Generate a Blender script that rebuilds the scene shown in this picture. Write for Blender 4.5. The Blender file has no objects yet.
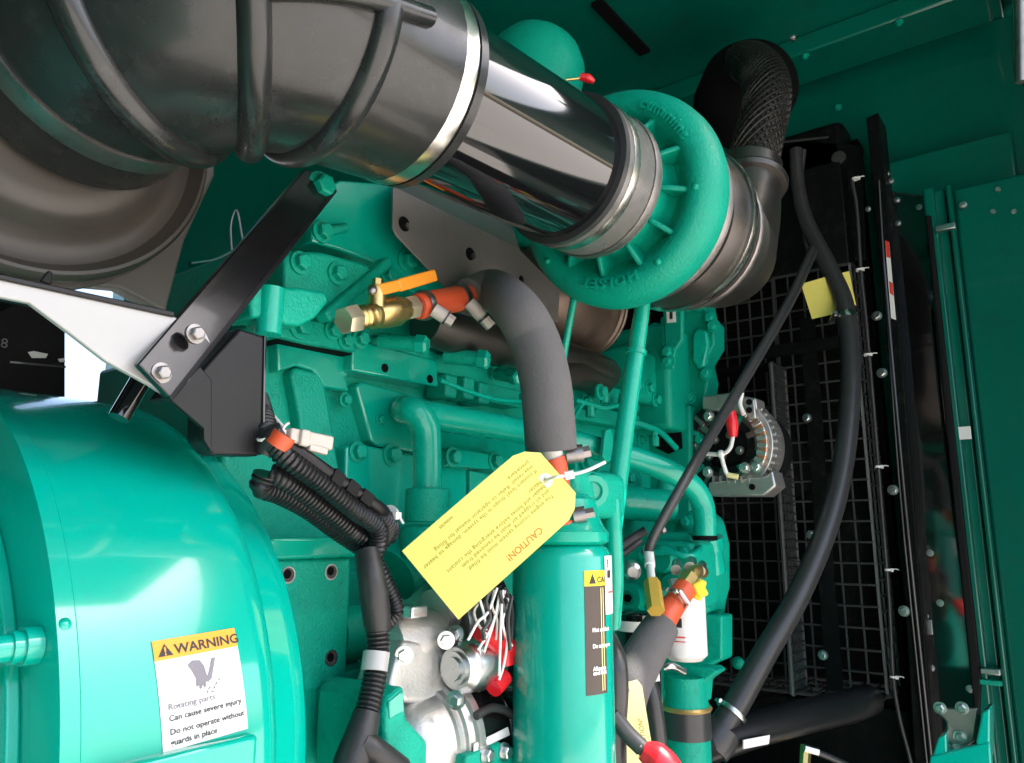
import bpy, math, random
import numpy as np
from mathutils import Vector, Matrix
random.seed(7)
C = bpy.context.scene.collection
PI = math.pi
# ------------------------------------------------------------------ camera model (metres, camera at the origin)
# X runs along the crankshaft towards the radiator, Y into the enclosure, Z up
FOC = 770.0; TH = math.radians(37); PT = math.radians(11)
FH = Vector((math.cos(TH), math.sin(TH), 0)); RT = Vector((math.sin(TH), -math.cos(TH), 0))
FW = FH*math.cos(PT) + Vector((0, 0, math.sin(PT))); UP = RT.cross(FW)
def ray(x, y): return FW + RT*((x-512)/FOC) + UP*((381.5-y)/FOC)
def N(x, y, n): r = ray(x, y); return r*(n/r.y)          # point of the plane Y = n
def X(x, y, u): r = ray(x, y); return r*(u/r.x)          # point of the plane X = u
def ZP(x, y, z): r = ray(x, y); return r*(z/r.z)         # point of the plane Z = z
def D(x, y, d): return ray(x, y)*d                       # point at a distance
EX, EY, EZ = Vector((1, 0, 0)), Vector((0, 1, 0)), Vector((0, 0, 1))
V = Vector
# ------------------------------------------------------------------ materials
def newmat(name):
    m = bpy.data.materials.new(name); m.use_nodes = True
    nt = m.node_tree; return m, nt, nt.nodes['Principled BSDF']
def paint(name, col, rough=0.3, metal=0.0, coat=0.0, var=0.12, scale=9.0, bump=0.0, bscale=140.0, ior=1.5, dirt=None, dirtamt=0.0, rvar=0.12, aniso=0.0):
    m, nt, b = newmat(name)
    L = nt.links.new; nd = nt.nodes.new
    tc = nd('ShaderNodeTexCoord')
    n1 = nd('ShaderNodeTexNoise'); n1.inputs['Scale'].default_value = scale; n1.inputs['Detail'].default_value = 6; n1.inputs['Roughness'].default_value = .65
    L(tc.outputs['Object'], n1.inputs['Vector'])
    mx = nd('ShaderNodeMix'); mx.data_type = 'RGBA'
    lo = [c*(1-var) for c in col]; hi = [min(1, c*(1+var)) for c in col]
    mx.inputs['A'].default_value = (*lo, 1); mx.inputs['B'].default_value = (*hi, 1)
    L(n1.outputs['Fac'], mx.inputs['Factor'])
    out = mx.outputs['Result']
    if dirt:
        n3 = nd('ShaderNodeTexNoise'); n3.inputs['Scale'].default_value = scale*2.7; n3.inputs['Detail'].default_value = 10; n3.inputs['Roughness'].default_value = .75
        L(tc.outputs['Object'], n3.inputs['Vector'])
        rp = nd('ShaderNodeValToRGB'); rp.color_ramp.elements[0].position = .52; rp.color_ramp.elements[1].position = .72
        rp.color_ramp.elements[1].color = (dirtamt,)*3+(1,); rp.color_ramp.elements[0].color = (0, 0, 0, 1)
        L(n3.outputs['Fac'], rp.inputs['Fac'])
        m2 = nd('ShaderNodeMix'); m2.data_type = 'RGBA'; m2.inputs['B'].default_value = (*dirt, 1)
        L(out, m2.inputs['A']); L(rp.outputs['Color'], m2.inputs['Factor']); out = m2.outputs['Result']
    L(out, b.inputs['Base Color'])
    mr = nd('ShaderNodeMapRange'); mr.inputs['To Min'].default_value = max(.02, rough*(1-rvar*2)); mr.inputs['To Max'].default_value = min(1, rough*(1+rvar*2))
    n2 = nd('ShaderNodeTexNoise'); n2.inputs['Scale'].default_value = scale*3.1; n2.inputs['Detail'].default_value = 5
    L(tc.outputs['Object'], n2.inputs['Vector']); L(n2.outputs['Fac'], mr.inputs['Value']); L(mr.outputs['Result'], b.inputs['Roughness'])
    b.inputs['Metallic'].default_value = metal; b.inputs['IOR'].default_value = ior
    b.inputs['Coat Weight'].default_value = coat; b.inputs['Coat Roughness'].default_value = .06
    if aniso: b.inputs['Anisotropic'].default_value = aniso
    if bump:
        nb = nd('ShaderNodeTexNoise'); nb.inputs['Scale'].default_value = bscale; nb.inputs['Detail'].default_value = 4
        L(tc.outputs['Object'], nb.inputs['Vector'])
        bp = nd('ShaderNodeBump'); bp.inputs['Strength'].default_value = bump; bp.inputs['Distance'].default_value = .002
        L(nb.outputs['Fac'], bp.inputs['Height']); L(bp.outputs['Normal'], b.inputs['Normal'])
    return m
TEAL = (0.0008, 0.345, 0.232)
M = {}
M['cast'] = paint('engine_paint', TEAL, .42, ior=1.33, coat=.04, var=.14, bump=.6, bscale=330, dirt=(.0, .12, .085), dirtamt=.5)
M['smooth'] = paint('smooth_engine_paint', (0.0008, .365, .25), .26, coat=.3, ior=1.42, var=.08, bump=.12, bscale=120, dirt=(.0, .17, .125), dirtamt=.4)
M['drum'] = paint('housing_paint', (0.0004, .41, .31), .15, ior=1.42, coat=.75, var=.06, scale=4, bump=.06, bscale=55, dirt=(.02, .36, .27), dirtamt=.5)
M['turbo'] = paint('turbo_paint', (0.0004, .285, .188), .42, ior=1.33, coat=.02, var=.14, bump=.5, bscale=300, dirt=(.0, .16, .105), dirtamt=.5)
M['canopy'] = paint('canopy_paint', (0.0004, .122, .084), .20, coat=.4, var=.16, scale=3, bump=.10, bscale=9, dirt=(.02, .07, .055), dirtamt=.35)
M['canister'] = paint('canister_paint', (0.0008, .39, .29), .22, coat=.5, var=.06, bump=.05, bscale=50, dirt=(.0, .27, .2), dirtamt=.4)
M['blackgloss'] = paint('glossy_black_paint', (.006, .006, .007), .06, coat=1.0, var=.2, ior=1.5, scale=9, rvar=.35, bump=.012, bscale=25)
M['blacksatin'] = paint('satin_black_paint', (.008, .008, .009), .36, ior=1.38, var=.2, scale=8, bump=.05, bscale=60)
M['blackmatte'] = paint('matte_black', (.005, .0055, .006), .6, ior=1.3, var=.25, bump=.1)
M['radiator'] = paint('radiator_black', (.004, .005, .005), .45, ior=1.2, var=.3, scale=14, dirt=(.03, .035, .03), dirtamt=.4)
M['wire'] = paint('black_wire_mesh', (.040, .042, .0415), .3, var=.2, coat=.5)
M['rubber'] = paint('moulded_rubber', (.0155, .0168, .017), .29, var=.28, scale=6, coat=.15, bump=.04, bscale=35, dirt=(.055, .057, .058), dirtamt=.65, rvar=.4, ior=1.5)
M['hose'] = paint('black_hose', (.034, .034, .035), .33, var=.2, scale=15, dirt=(.06, .06, .06), dirtamt=.4)
M['loom'] = paint('black_plastic_loom', (.012, .012, .013), .32, var=.2, scale=25)
M['tape'] = paint('black_tape', (.018, .018, .019), .45, var=.25, scale=40, bump=.4, bscale=90)
M['foam'] = paint('grey_foam', (.105, .100, .101), .85, var=.10, scale=20, bump=.35, bscale=320)
M['cleaner'] = paint('grey_plastic_dusty', (.060, .053, .045), .45, var=.18, scale=5, dirt=(.03, .026, .02), dirtamt=.6, bump=.05)
M['steelband'] = paint('steel_band', (.62, .60, .56), .24, metal=1, var=.12, scale=12)
M['steel'] = paint('zinc_steel', (.55, .56, .56), .3, metal=1, var=.15, scale=30)
M['dullsteel'] = paint('dull_steel', (.32, .30, .29), .42, metal=1, var=.25, scale=20, dirt=(.12, .08, .06), dirtamt=.6)
M['shield'] = paint('heat_shield_steel', (.22, .205, .195), .48, metal=.55, var=.14, scale=6, dirt=(.10, .09, .08), dirtamt=.4)
M['rust'] = paint('heat_browned_steel', (.16, .115, .09), .42, metal=.75, var=.35, scale=10, dirt=(.06, .035, .022), dirtamt=.8)
M['exhaust'] = paint('exhaust_steel', (.11, .10, .092), .36, metal=.9, var=.3, scale=8, dirt=(.09, .06, .045), dirtamt=.7)
M['braid'] = paint('exhaust_braid', (.04, .037, .033), .45, metal=.8, var=.4, scale=60, bump=1.0, bscale=260)
M['brass'] = paint('brass', (.66, .48, .19), .36, metal=1, var=.15, scale=30)
M['alu'] = paint('cast_aluminium', (.52, .51, .49), .40, metal=.85, var=.18, scale=18, bump=.16, bscale=330, dirt=(.22, .21, .2), dirtamt=.5)
M['alubright'] = paint('machined_aluminium', (.78, .77, .74), .25, metal=.9, var=.1, scale=20)
M['sleeve'] = paint('dusty_sleeve', (.17, .165, .155), .30, metal=.3, var=.3, scale=7, dirt=(.04, .04, .04), dirtamt=.7, rvar=.3)
M['greyplate'] = paint('grey_plate', (.14, .13, .12), .5, var=.12, scale=6)
M['flat'] = paint('machined_flat_paint', (0.0008, .37, .26), .2, coat=1.0, var=.08, bump=.04, bscale=90, dirt=(.0, .17, .125), dirtamt=.35)
M['wireedge'] = paint('bright_wire_edge', (.14, .145, .14), .3, var=.2, coat=.5)
M['motorblack'] = paint('motor_black_paint', (.012, .0115, .011), .16, coat=.6, ior=1.6, var=.2, scale=9)
M['strapblack'] = paint('strap_black_paint', (.007, .007, .008), .2, coat=.35, var=.2, scale=9, bump=.03, bscale=40)
M['orange'] = paint('orange_silicone', (.62, .085, .028), .42, var=.15, scale=18, bump=.1)
M['lever'] = paint('orange_lever', (.85, .30, .02), .35, var=.08)
M['yellow'] = paint('yellow_card', (.86, .76, .17), .55, var=.05, scale=6, dirt=(.70, .58, .12), dirtamt=.5, bump=.15, bscale=60)
M['paleyellow'] = paint('pale_yellow_card', (.86, .78, .34), .55, var=.03)
M['yellowplastic'] = paint('yellow_plastic', (.85, .62, .02), .35, var=.05)
M['white'] = paint('white_plastic', (.78, .77, .74), .4, var=.05)
M['offwhite'] = paint('off_white_connector', (.48, .43, .38), .45, var=.12, scale=30)
M['whitelabel'] = paint('white_label', (.82, .82, .80), .35, var=.03)
M['amber'] = paint('amber_label', (.85, .36, .01), .38, var=.03)
M['ink'] = paint('black_ink', (.02, .02, .02), .5, var=.1)
M['greyink'] = paint('grey_ink', (.20, .19, .22), .5, var=.1)
M['olive'] = paint('olive_ink', (.33, .29, .04), .6, var=.1)
M['redink'] = paint('red_ink', (.70, .05, .03), .5, var=.1)
M['caution'] = paint('faded_red_ink', (.62, .20, .03), .5, var=.1)
M['palebrass'] = paint('pale_brass', (.66, .58, .40), .38, metal=.75, var=.12, scale=25)
M['amberplastic'] = paint('amber_fitting', (.55, .36, .06), .4, metal=.3, var=.15)
M['cablegrey'] = paint('grey_black_cable', (.045, .045, .045), .35, var=.2)
M['holefill'] = paint('shaded_bore', (.07, .055, .05), .6, var=.3)
M['brown'] = paint('brown_label', (.065, .045, .036), .4, var=.12)
M['red'] = paint('red_plastic', (.72, .012, .022), .32, var=.08, coat=.2)
M['copper'] = paint('copper_winding', (.70, .34, .20), .35, metal=.8, var=.25, scale=60)
M['cream'] = paint('cream_plate', (.40, .395, .39), .34, var=.10, scale=14, coat=.3)
M['gold'] = paint('gold_gasket', (.65, .45, .16), .35, metal=.7, var=.1)
M['fin'] = paint('radiator_core', (.006, .0055, .005), .8, ior=1.15, metal=.0, var=.4, scale=30)
M['concrete'] = paint('pale_concrete', (.385, .36, .335), .8, var=.15, scale=2, bump=.2, bscale=30)
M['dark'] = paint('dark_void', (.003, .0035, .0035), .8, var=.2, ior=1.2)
# ------------------------------------------------------------------ mesh builder
def cat(pts, sub):
    pts = [V(p) for p in pts]
    if sub <= 1 or len(pts) < 3: 
        return pts
    out = []
    P = [pts[0]*2-pts[1]] + pts + [pts[-1]*2-pts[-2]]
    for i in range(1, len(P)-2):
        for k in range(sub):
            t = k/sub
            p0, p1, p2, p3 = P[i-1], P[i], P[i+1], P[i+2]
            out.append(.5*((2*p1)+(p2-p0)*t+(2*p0-5*p1+4*p2-p3)*t*t+(3*p1-p0-3*p2+p3)*t**3))
    out.append(pts[-1]); return out
def resample(pts, step):
    out = [pts[0]]; acc = 0
    for a, b in zip(pts, pts[1:]):
        d = (b-a).length
        if d < 1e-9: continue
        t = step-acc
        while t <= d:
            out.append(a+(b-a)*(t/d)); t += step
        acc = d-(t-step)
    return out
def perp(a):
    a = a.normalized(); h = EZ if abs(a.z) < .9 else EX
    x = h.cross(a).normalized(); return x, a.cross(x)
class MB:
    def __init__(s): s.v = []; s.f = []
    def add(s, vs, fs):
        o = len(s.v); s.v += [V(v) for v in vs]; s.f += [tuple(i+o for i in f) for f in fs]; return s
    def tube(s, path, r, seg=16, sub=6, cap=True, flat=1.0):
        rr = r if isinstance(r, (list, tuple)) else None
        p = cat(path, sub); n = len(p)
        if rr is None: R = [r]*n
        elif len(rr) == n: R = list(rr)
        else: R = [float(np.interp(i/(n-1)*(len(rr)-1), range(len(rr)), rr)) for i in range(n)]
        T = [(p[min(i+1, n-1)]-p[max(i-1, 0)]).normalized() for i in range(n)]
        x, y = perp(T[0]); vs = []; fs = []
        for i in range(n):
            if i: 
                x = (x-T[i]*x.dot(T[i])).normalized()
            y = T[i].cross(x)
            for k in range(seg):
                a = 2*PI*k/seg; vs.append(p[i]+(x*math.cos(a)+y*math.sin(a)*flat)*R[i])
        for i in range(n-1):
            for k in range(seg):
                k2 = (k+1) % seg; fs.append((i*seg+k, i*seg+k2, (i+1)*seg+k2, (i+1)*seg+k))
        if cap: fs.append(tuple(range(seg))[::-1]); fs.append(tuple((n-1)*seg+k for k in range(seg)))
        return s.add(vs, fs)
    def corr(s, path, r, pitch=.006, depth=.12, seg=14, sub=8):
        p = resample(cat(path, sub), pitch/3)
        R = [r*(1-depth*(0 if i % 3 == 0 else 1 if i % 3 == 2 else .1)) for i in range(len(p))]
        return s.tube(p, R, seg=seg, sub=1)
    def lathe(s, prof, o, axis, seg=40, a0=0, a1=2*PI):
        a = V(axis).normalized(); x, y = perp(a); vs = []; fs = []
        full = abs(a1-a0-2*PI) < 1e-6; m = seg if full else seg+1
        for (h, r) in prof:
            for k in range(m):
                t = a0+(a1-a0)*k/seg; vs.append(V(o)+a*h+(x*math.cos(t)+y*math.sin(t))*r)
        for i in range(len(prof)-1):
            for k in range(seg):
                k2 = (k+1) % m; fs.append((i*m+k, i*m+k2, (i+1)*m+k2, (i+1)*m+k))
        if full:
            if prof[0][1] > 1e-6: fs.append(tuple(range(m))[::-1])
            if prof[-1][1] > 1e-6: fs.append(tuple((len(prof)-1)*m+k for k in range(m)))
        return s.add(vs, fs)
    def prism(s, pts, vec):
        pts = [V(p) for p in pts]; vec = V(vec); n = len(pts)
        nrm = V((0, 0, 0))
        for i in range(n): nrm += pts[i].cross(pts[(i+1) % n])
        if nrm.dot(vec) > 0: pts = pts[::-1]
        return s.add(pts+[p+vec for p in pts], [tuple(range(n)), tuple(range(2*n-1, n-1, -1))]+[((i+1) % n, i, i+n, (i+1) % n+n) for i in range(n)])
    def box(s, lo, hi):
        (a, b, c), (d, e, f) = lo, hi
        return s.prism([(a, b, c), (d, b, c), (d, b, f), (a, b, f)], (0, e-b, 0))
    def bar(s, p, q, w, t, side=None):
        p, q = V(p), V(q); d = (q-p).normalized()
        x = side.normalized() if side is not None else perp(d)[0]
        x = (x-d*x.dot(d)).normalized(); y = d.cross(x)
        c = [p+x*(i*w/2)+y*(j*t/2) for i, j in ((-1, -1), (1, -1), (1, 1), (-1, 1))]
        return s.prism(c, q-p)
    def sphere(s, c, r, seg=16, sc=(1, 1, 1)):
        vs = []; fs = []; m = seg//2
        for i in range(m+1):
            for k in range(seg):
                a = PI*i/m; b = 2*PI*k/seg
                vs.append(V(c)+V((math.sin(a)*math.cos(b)*sc[0], math.sin(a)*math.sin(b)*sc[1], math.cos(a)*sc[2]))*r)
        for i in range(m):
            for k in range(seg): fs.append((i*seg+k, (i+1)*seg+k, (i+1)*seg+(k+1) % seg, i*seg+(k+1) % seg))
        return s.add(vs, fs)
ORG = {}
def finish(o, label=None, category=None, group=None, kind=None):
    if label: o['label'] = label
    if category: o['category'] = category
    if group: o['group'] = group
    if kind: o['kind'] = kind
    return o
def build(name, mb, mat, parent=None, bevel=0, org=None, smooth=True, angle=38, **kw):
    if parent is not None: org = ORG[parent.name]
    elif org is None:
        zs = min(v.z for v in mb.v); org = V((sum(v.x for v in mb.v)/len(mb.v), sum(v.y for v in mb.v)/len(mb.v), zs))
    me = bpy.data.meshes.new(name)
    me.from_pydata([v-org for v in mb.v], [], mb.f); me.validate()
    me.materials.append(M[mat] if isinstance(mat, str) else mat)
    import bmesh
    b = bmesh.new(); b.from_mesh(me); bmesh.ops.recalc_face_normals(b, faces=b.faces); b.to_mesh(me); b.free()
    if smooth:
        me.polygons.foreach_set('use_smooth', [True]*len(me.polygons)); me.set_sharp_from_angle(angle=math.radians(angle))
    o = bpy.data.objects.new(name, me); C.objects.link(o)
    if parent is not None: o.parent = parent
    else: o.location = org
    ORG[o.name] = V(org)
    if bevel:
        md = o.modifiers.new('bevel', 'BEVEL'); md.width = bevel; md.segments = 3; md.limit_method = 'ANGLE'; md.angle_limit = math.radians(40)
        md.harden_normals = False
    return finish(o, **kw)
def thing(name, label, category, loc, group=None):
    o = bpy.data.objects.new(name, None); C.objects.link(o); o.location = V(loc); o.empty_display_size = .02
    ORG[o.name] = V(loc); return finish(o, label, category, group)
BOLT = {}
def bolt(parent, pos, axis, r=.008, h=None, mat='cast', name='bolt'):
    h = h or r*1.1; key = (round(r, 5), round(h, 5), mat)
    if key not in BOLT:
        mb = MB(); mb.lathe([(-.002, r*1.55), (h*.22, r*1.55), (h*.25, r*1.3)], (0, 0, 0), EZ, 20)
        mb.lathe([(0, r*1.08), (h*.86, r*1.08), (h, r*.86)], (0, 0, h*.2), EZ, 6)
        me = bpy.data.meshes.new('bolt'); me.from_pydata(mb.v, [], mb.f); me.materials.append(M[mat])
        me.polygons.foreach_set('use_smooth', [True]*len(me.polygons)); me.set_sharp_from_angle(angle=math.radians(30)); BOLT[key] = me
    o = bpy.data.objects.new(name, BOLT[key]); C.objects.link(o); o.parent = parent
    a = V(axis).normalized(); x, y = perp(a); th = random.random()*2
    x, y = x*math.cos(th)+y*math.sin(th), y*math.cos(th)-x*math.sin(th)
    m = Matrix((x, y, a)).transposed().to_4x4(); m.translation = V(pos)-ORG[parent.name]; o.matrix_local = m
    ORG[o.name] = V(pos); return o
def stud(parent, pos, axis, r, l, mat='cast', name='stud'):
    mb = MB().lathe([(0, r), (l*.9, r), (l, r*.8)], pos, axis, 14); return build(name, mb, mat, parent)
def band(parent, c, axis, r, w, t=.0015, mat='steelband', name='clamp', screw=None):
    mb = MB().lathe([(-w/2, r-.001), (-w/2, r+t), (-w/4, r+t*1.2), (w/4, r+t*1.2), (w/2, r+t), (w/2, r-.001)], c, axis, 40)
    o = build(name, mb, mat, parent)
    if screw is not None:
        a = V(axis).normalized(); s = V(screw); s = (s-a*s.dot(a)).normalized(); q = V(c)+s*(r+t+w*.25); tn = a.cross(s)
        mb = MB(); mb.prism([q-tn*w*.9-a*w*.45-s*w*.3, q+tn*w*.9-a*w*.45-s*w*.3, q+tn*w*.9+a*w*.45-s*w*.3, q-tn*w*.9+a*w*.45-s*w*.3], s*w*.45)
        mb.tube([q-tn*w*1.3+s*w*.1, q+tn*w*1.3+s*w*.1], w*.34, 10); build('clamp_screw', mb, 'steel', o)
    return o
def words(name, text, fn, size, mat, parent, ext=0.0, align='LEFT', bold=0.0, spacing=1.0, lsp=1.0, cuts=0):
    cu = bpy.data.curves.new('t', 'FONT'); cu.body = text; cu.size = size; cu.align_x = align; cu.offset = bold; cu.space_character = spacing; cu.space_line = lsp
    cu.resolution_u = 3; cu.extrude = ext
    o = bpy.data.objects.new('t', cu); C.objects.link(o); dg = bpy.context.evaluated_depsgraph_get(); dg.update()
    me = bpy.data.meshes.new_from_object(o.evaluated_get(dg)); bpy.data.objects.remove(o)
    if cuts:
        import bmesh
        b_ = bmesh.new(); b_.from_mesh(me); bmesh.ops.triangulate(b_, faces=b_.faces)
        for _ in range(cuts): bmesh.ops.subdivide_edges(b_, edges=[e for e in b_.edges if e.calc_length() > size*.12], cuts=1); bmesh.ops.triangulate(b_, faces=b_.faces)
        b_.to_mesh(me); b_.free()
    org = ORG[parent.name]
    for v in me.vertices: v.co = fn(v.co.x, v.co.y, v.co.z)-org
    me.name = name; me.materials.clear(); me.materials.append(M[mat])
    ob = bpy.data.objects.new(name, me); C.objects.link(ob); ob.parent = parent; ORG[ob.name] = org; return ob
def flat(o, x, y, n):
    o, x, y, n = V(o), V(x).normalized(), V(y).normalized(), V(n).normalized()
    return lambda a, b, c=0: o+x*a+y*b+n*c
def ppoly(pts, n): return [N(x, y, n) for x, y in pts]
def upoly(pts, u): return [X(x, y, u) for x, y in pts]
def pad(name, pts, n, depth, mat, parent, bevel=.003):   # casting boss: outline on the plane Y=n, going back by depth
    return build(name, MB().prism(ppoly(pts, n), (0, depth, 0)), mat, parent, bevel=bevel)
def tie(parent_label, c, axis, r, mat='white', group=None, tail=None):
    a = V(axis).normalized(); mb = MB()
    mb.lathe([(-.0022, r), (-.0022, r+.0013), (.0022, r+.0013), (.0022, r)], c, a, 18)
    x, y = perp(a); q = V(c)-EY*(r+.002)
    mb.box((q.x-.004, q.y-.003, q.z-.0035), (q.x+.004, q.y+.002, q.z+.0035))
    if tail is not None: mb.tube([q, q+V(tail)*.5+EZ*.002, q+V(tail)], .0013, 6)
    return build('cable_tie', mb, mat, label=parent_label, category='cable tie', group=group)

ROOFN, SHADEU, SHADEN, SHADEZ = .05, -.6, -.74, 1.36
SHADE2, D2N, D2Z = 1.36, -.85, .50
SUNEL, SUNDIR, SUNE, SKY, EXPO = 60, (.30, -.42, .86), 4.0, .15, 2.05
RIBS, LANG = (6, 11, 17), 1.60
# ------------------------------------------------------------------ ground and enclosure
g = MB(); g.add([(-150, -150, -1.5), (150, -150, -1.5), (150, 150, -1.5), (-150, 150, -1.5)], [(0, 1, 2, 3)])
build('ground', g, 'concrete', kind='structure', org=V((0, 0, -1.5)))
enc = thing('generator_enclosure', 'dark green sheet steel enclosure with roof, end wall and post around the engine', 'enclosure', (1.0, .9, -1.1))
RZ = 1.26
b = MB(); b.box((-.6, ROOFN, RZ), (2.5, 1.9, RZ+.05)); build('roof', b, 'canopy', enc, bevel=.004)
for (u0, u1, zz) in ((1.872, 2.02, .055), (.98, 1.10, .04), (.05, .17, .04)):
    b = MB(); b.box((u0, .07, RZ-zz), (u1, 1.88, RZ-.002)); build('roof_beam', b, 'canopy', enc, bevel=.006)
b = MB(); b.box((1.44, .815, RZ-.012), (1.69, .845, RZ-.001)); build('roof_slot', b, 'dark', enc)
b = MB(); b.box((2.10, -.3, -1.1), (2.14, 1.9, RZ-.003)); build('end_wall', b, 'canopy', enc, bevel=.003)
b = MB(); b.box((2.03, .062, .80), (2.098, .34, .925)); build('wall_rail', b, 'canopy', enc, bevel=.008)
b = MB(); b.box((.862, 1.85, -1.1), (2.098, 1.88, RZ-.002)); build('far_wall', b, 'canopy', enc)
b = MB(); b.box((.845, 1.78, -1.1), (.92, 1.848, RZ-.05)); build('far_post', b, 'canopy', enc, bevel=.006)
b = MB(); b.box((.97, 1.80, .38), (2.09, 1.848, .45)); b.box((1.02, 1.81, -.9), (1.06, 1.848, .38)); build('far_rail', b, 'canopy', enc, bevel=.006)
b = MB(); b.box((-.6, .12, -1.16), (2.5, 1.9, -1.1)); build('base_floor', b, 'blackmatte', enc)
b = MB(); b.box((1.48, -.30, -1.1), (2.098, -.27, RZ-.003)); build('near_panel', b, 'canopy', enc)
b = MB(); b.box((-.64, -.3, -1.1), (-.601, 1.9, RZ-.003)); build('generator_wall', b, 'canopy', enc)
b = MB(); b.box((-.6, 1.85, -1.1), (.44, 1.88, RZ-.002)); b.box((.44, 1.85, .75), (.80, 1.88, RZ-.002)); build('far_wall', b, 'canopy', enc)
for k in range(7): bolt(enc, V((1.875, .25+k*.22, RZ-.062)), -EZ, .006, mat='cast', name='roof_bolt')
for k in range(5): bolt(enc, V((2.096, .45+k*.2, 1.15)), -EX, .006, mat='cast', name='wall_bolt')
bolt(enc, ZP(793, 38, 1.2), -EZ, .006, mat='steel', name='roof_bolt')
# jamb at the right: folded strips that face back along the engine
def jamb(name, n0, n1, u, z0, z1, mat='canopy', t=.03, bev=.005):
    b = MB(); b.box((u, n0, z0), (u+t, n1, z1)); return build(name, b, mat, enc, bevel=bev)
def jn(x, u): return X(x, 400, u).y
jamb('jamb_strip', jn(957.5, 1.93), jn(945, 1.93), 1.93, -1.08, .79, t=.16)
jamb('jamb_strip', jn(969, 1.955), jn(956, 1.955), 1.955, -1.08, .79, t=.12)
jamb('jamb_strip', jn(976, 1.935), jn(969.5, 1.935), 1.935, -1.08, .79, t=.16)
jamb('side_panel', -.25, jn(977, 1.96), 1.96, -1.08, .785, t=.06, bev=.008)
b = MB(); b.prism(upoly([(925, 215), (931, 215), (982, 680), (980, 715), (974, 715)], 1.925), (.05, 0, 0)); build('door_seal', b, 'blackmatte', enc, bevel=.004)
# white tag, screws and a latch plate on the jamb
for (x, y, w_) in ((965, 433, 4),):
    b = MB(); p = X(x, y, 1.934); b.box((p.x-.004, p.y-.012, p.z-.014), (p.x, p.y+.012, p.z+.014)); build('white_square', b, 'whitelabel', enc, bevel=.001)
for (x, y) in ((963, 205), (993, 212), (1014, 212), (998, 190)): bolt(enc, X(x, y, 1.962 if x > 975 else 1.95), -EX, .0055, mat='steel', name='screw')
b = MB(); p = X(946, 228, 1.925); b.box((p.x-.01, p.y-.02, p.z-.007), (p.x+.006, p.y+.02, p.z+.007)); build('steel_catch', b, 'steel', enc, bevel=.002)
b = MB(); p = X(991, 671, 1.928); b.box((p.x-.012, p.y-.018, p.z-.006), (p.x+.01, p.y+.018, p.z+.006)); build('steel_catch', b, 'steel', enc, bevel=.002)
b = MB(); p = X(991, 682, 1.928); b.box((p.x-.006, p.y-.02, p.z-.006), (p.x+.01, p.y+.02, p.z+.004)); build('latch_slot', b, 'cast', enc, bevel=.002)
b = MB(); b.tube([X(1020, -40, 1.2), X(1021, 82, 1.22)], .0075, 12, 1); build('post_edge', b, 'dullsteel', enc)
b = MB(); b.prism(upoly([(1010, -60), (1013, 70), (1090, 140), (1090, -60)], 1.26), (.03, 0, 0)); build('post', b, 'canopy', enc, bevel=.004)

# unseen panels added over the opening to shade the engine and shape reflections
dr = thing('added_shade_panel', 'unseen dark green panel added above the opening to shade the engine', 'added panel', (1.2, 0, 1.3))
b = MB(); b.prism([(SHADEU, ROOFN-.005, RZ+.03), (SHADE2-.01, ROOFN-.005, RZ+.03), (SHADE2-.01, SHADEN, SHADEZ), (SHADEU, SHADEN, SHADEZ)], (0, .01, .03)); build('shade_leaf', b, 'canopy', dr)

b = MB(); b.prism([(SHADE2, ROOFN-.005, RZ+.03), (2.2, ROOFN-.005, RZ+.03), (2.2, D2N, D2Z), (SHADE2, D2N, D2Z)], (0, .01, .03)); dr2 = thing('added_shade_panel', 'unseen dark green panel added above the radiator end to cut sky light', 'added panel', (1.6, 0, 1.3)); build('shade_leaf', b, 'canopy', dr2)  # second unseen leaf, added to bound reflections and darken the radiator end
# ------------------------------------------------------------------ radiator end
rad = thing('radiator', 'black radiator with cooling core and flanged frame at the end of the enclosure', 'radiator', (2.0, .7, -.9))
b = MB(); b.box((2.05, .40, -.40), (2.09, 1.5, 1.02)); build('core', b, 'fin', rad)
b = MB(); b.box((2.03, .30, -1.1), (2.095, 1.6, -.402)); build('lower_frame', b, 'radiator', rad, bevel=.004)
b = MB(); b.box((1.55, .5, -1.09), (2.03, 1.6, -.62)); build('base_tray', b, 'blackmatte', rad, bevel=.004)
fm = MB()
for i in range(120):
    z = -.39+i*.0118; fm.box((2.046, .41, z), (2.0499, 1.5, z+.0035))
build('cooling_fins', fm, 'fin', rad)
b = MB(); b.prism(upoly([(866, 118), (878, 112), (900, 330), (935, 763), (940, 900), (922, 900), (905, 600), (886, 330)], 1.94), (.09, 0, 0)); build('frame', b, 'radiator', rad, bevel=.003)
b = MB(); b.tube([X(884, 262, 1.925), X(905, 500, 1.925), X(932, 763, 1.925)], .0032, 8, 4); b.tube([X(879, 180, 1.93), X(884, 262, 1.93), X(899, 480, 1.93), X(927, 763, 1.93)], .0022, 8, 4); build('frame_edge', b, 'wire', rad)
b = MB(); b.prism(upoly([(880, 190), (934, 196), (992, 763), (992, 900), (938, 900), (930, 763)], 2.0), (.03, 0, 0)); build('side_cover', b, 'blackgloss', rad, bevel=.003)
b = MB(); b.tube([X(930, 306, 1.985), X(944, 440, 1.985), X(970, 640, 1.985)], .002, 8, 3); build('trim_edge', b, 'wire', rad)
b = MB(); b.box((1.99, .42, .86), (2.09, 1.5, 1.06)); build('top_tank', b, 'radiator', rad, bevel=.02)
for (x, y) in ((877, 316), (882, 373), (893, 490), (904, 611)): bolt(rad, X(x, y, 1.936), -EX, .0075, mat='steel')
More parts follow.
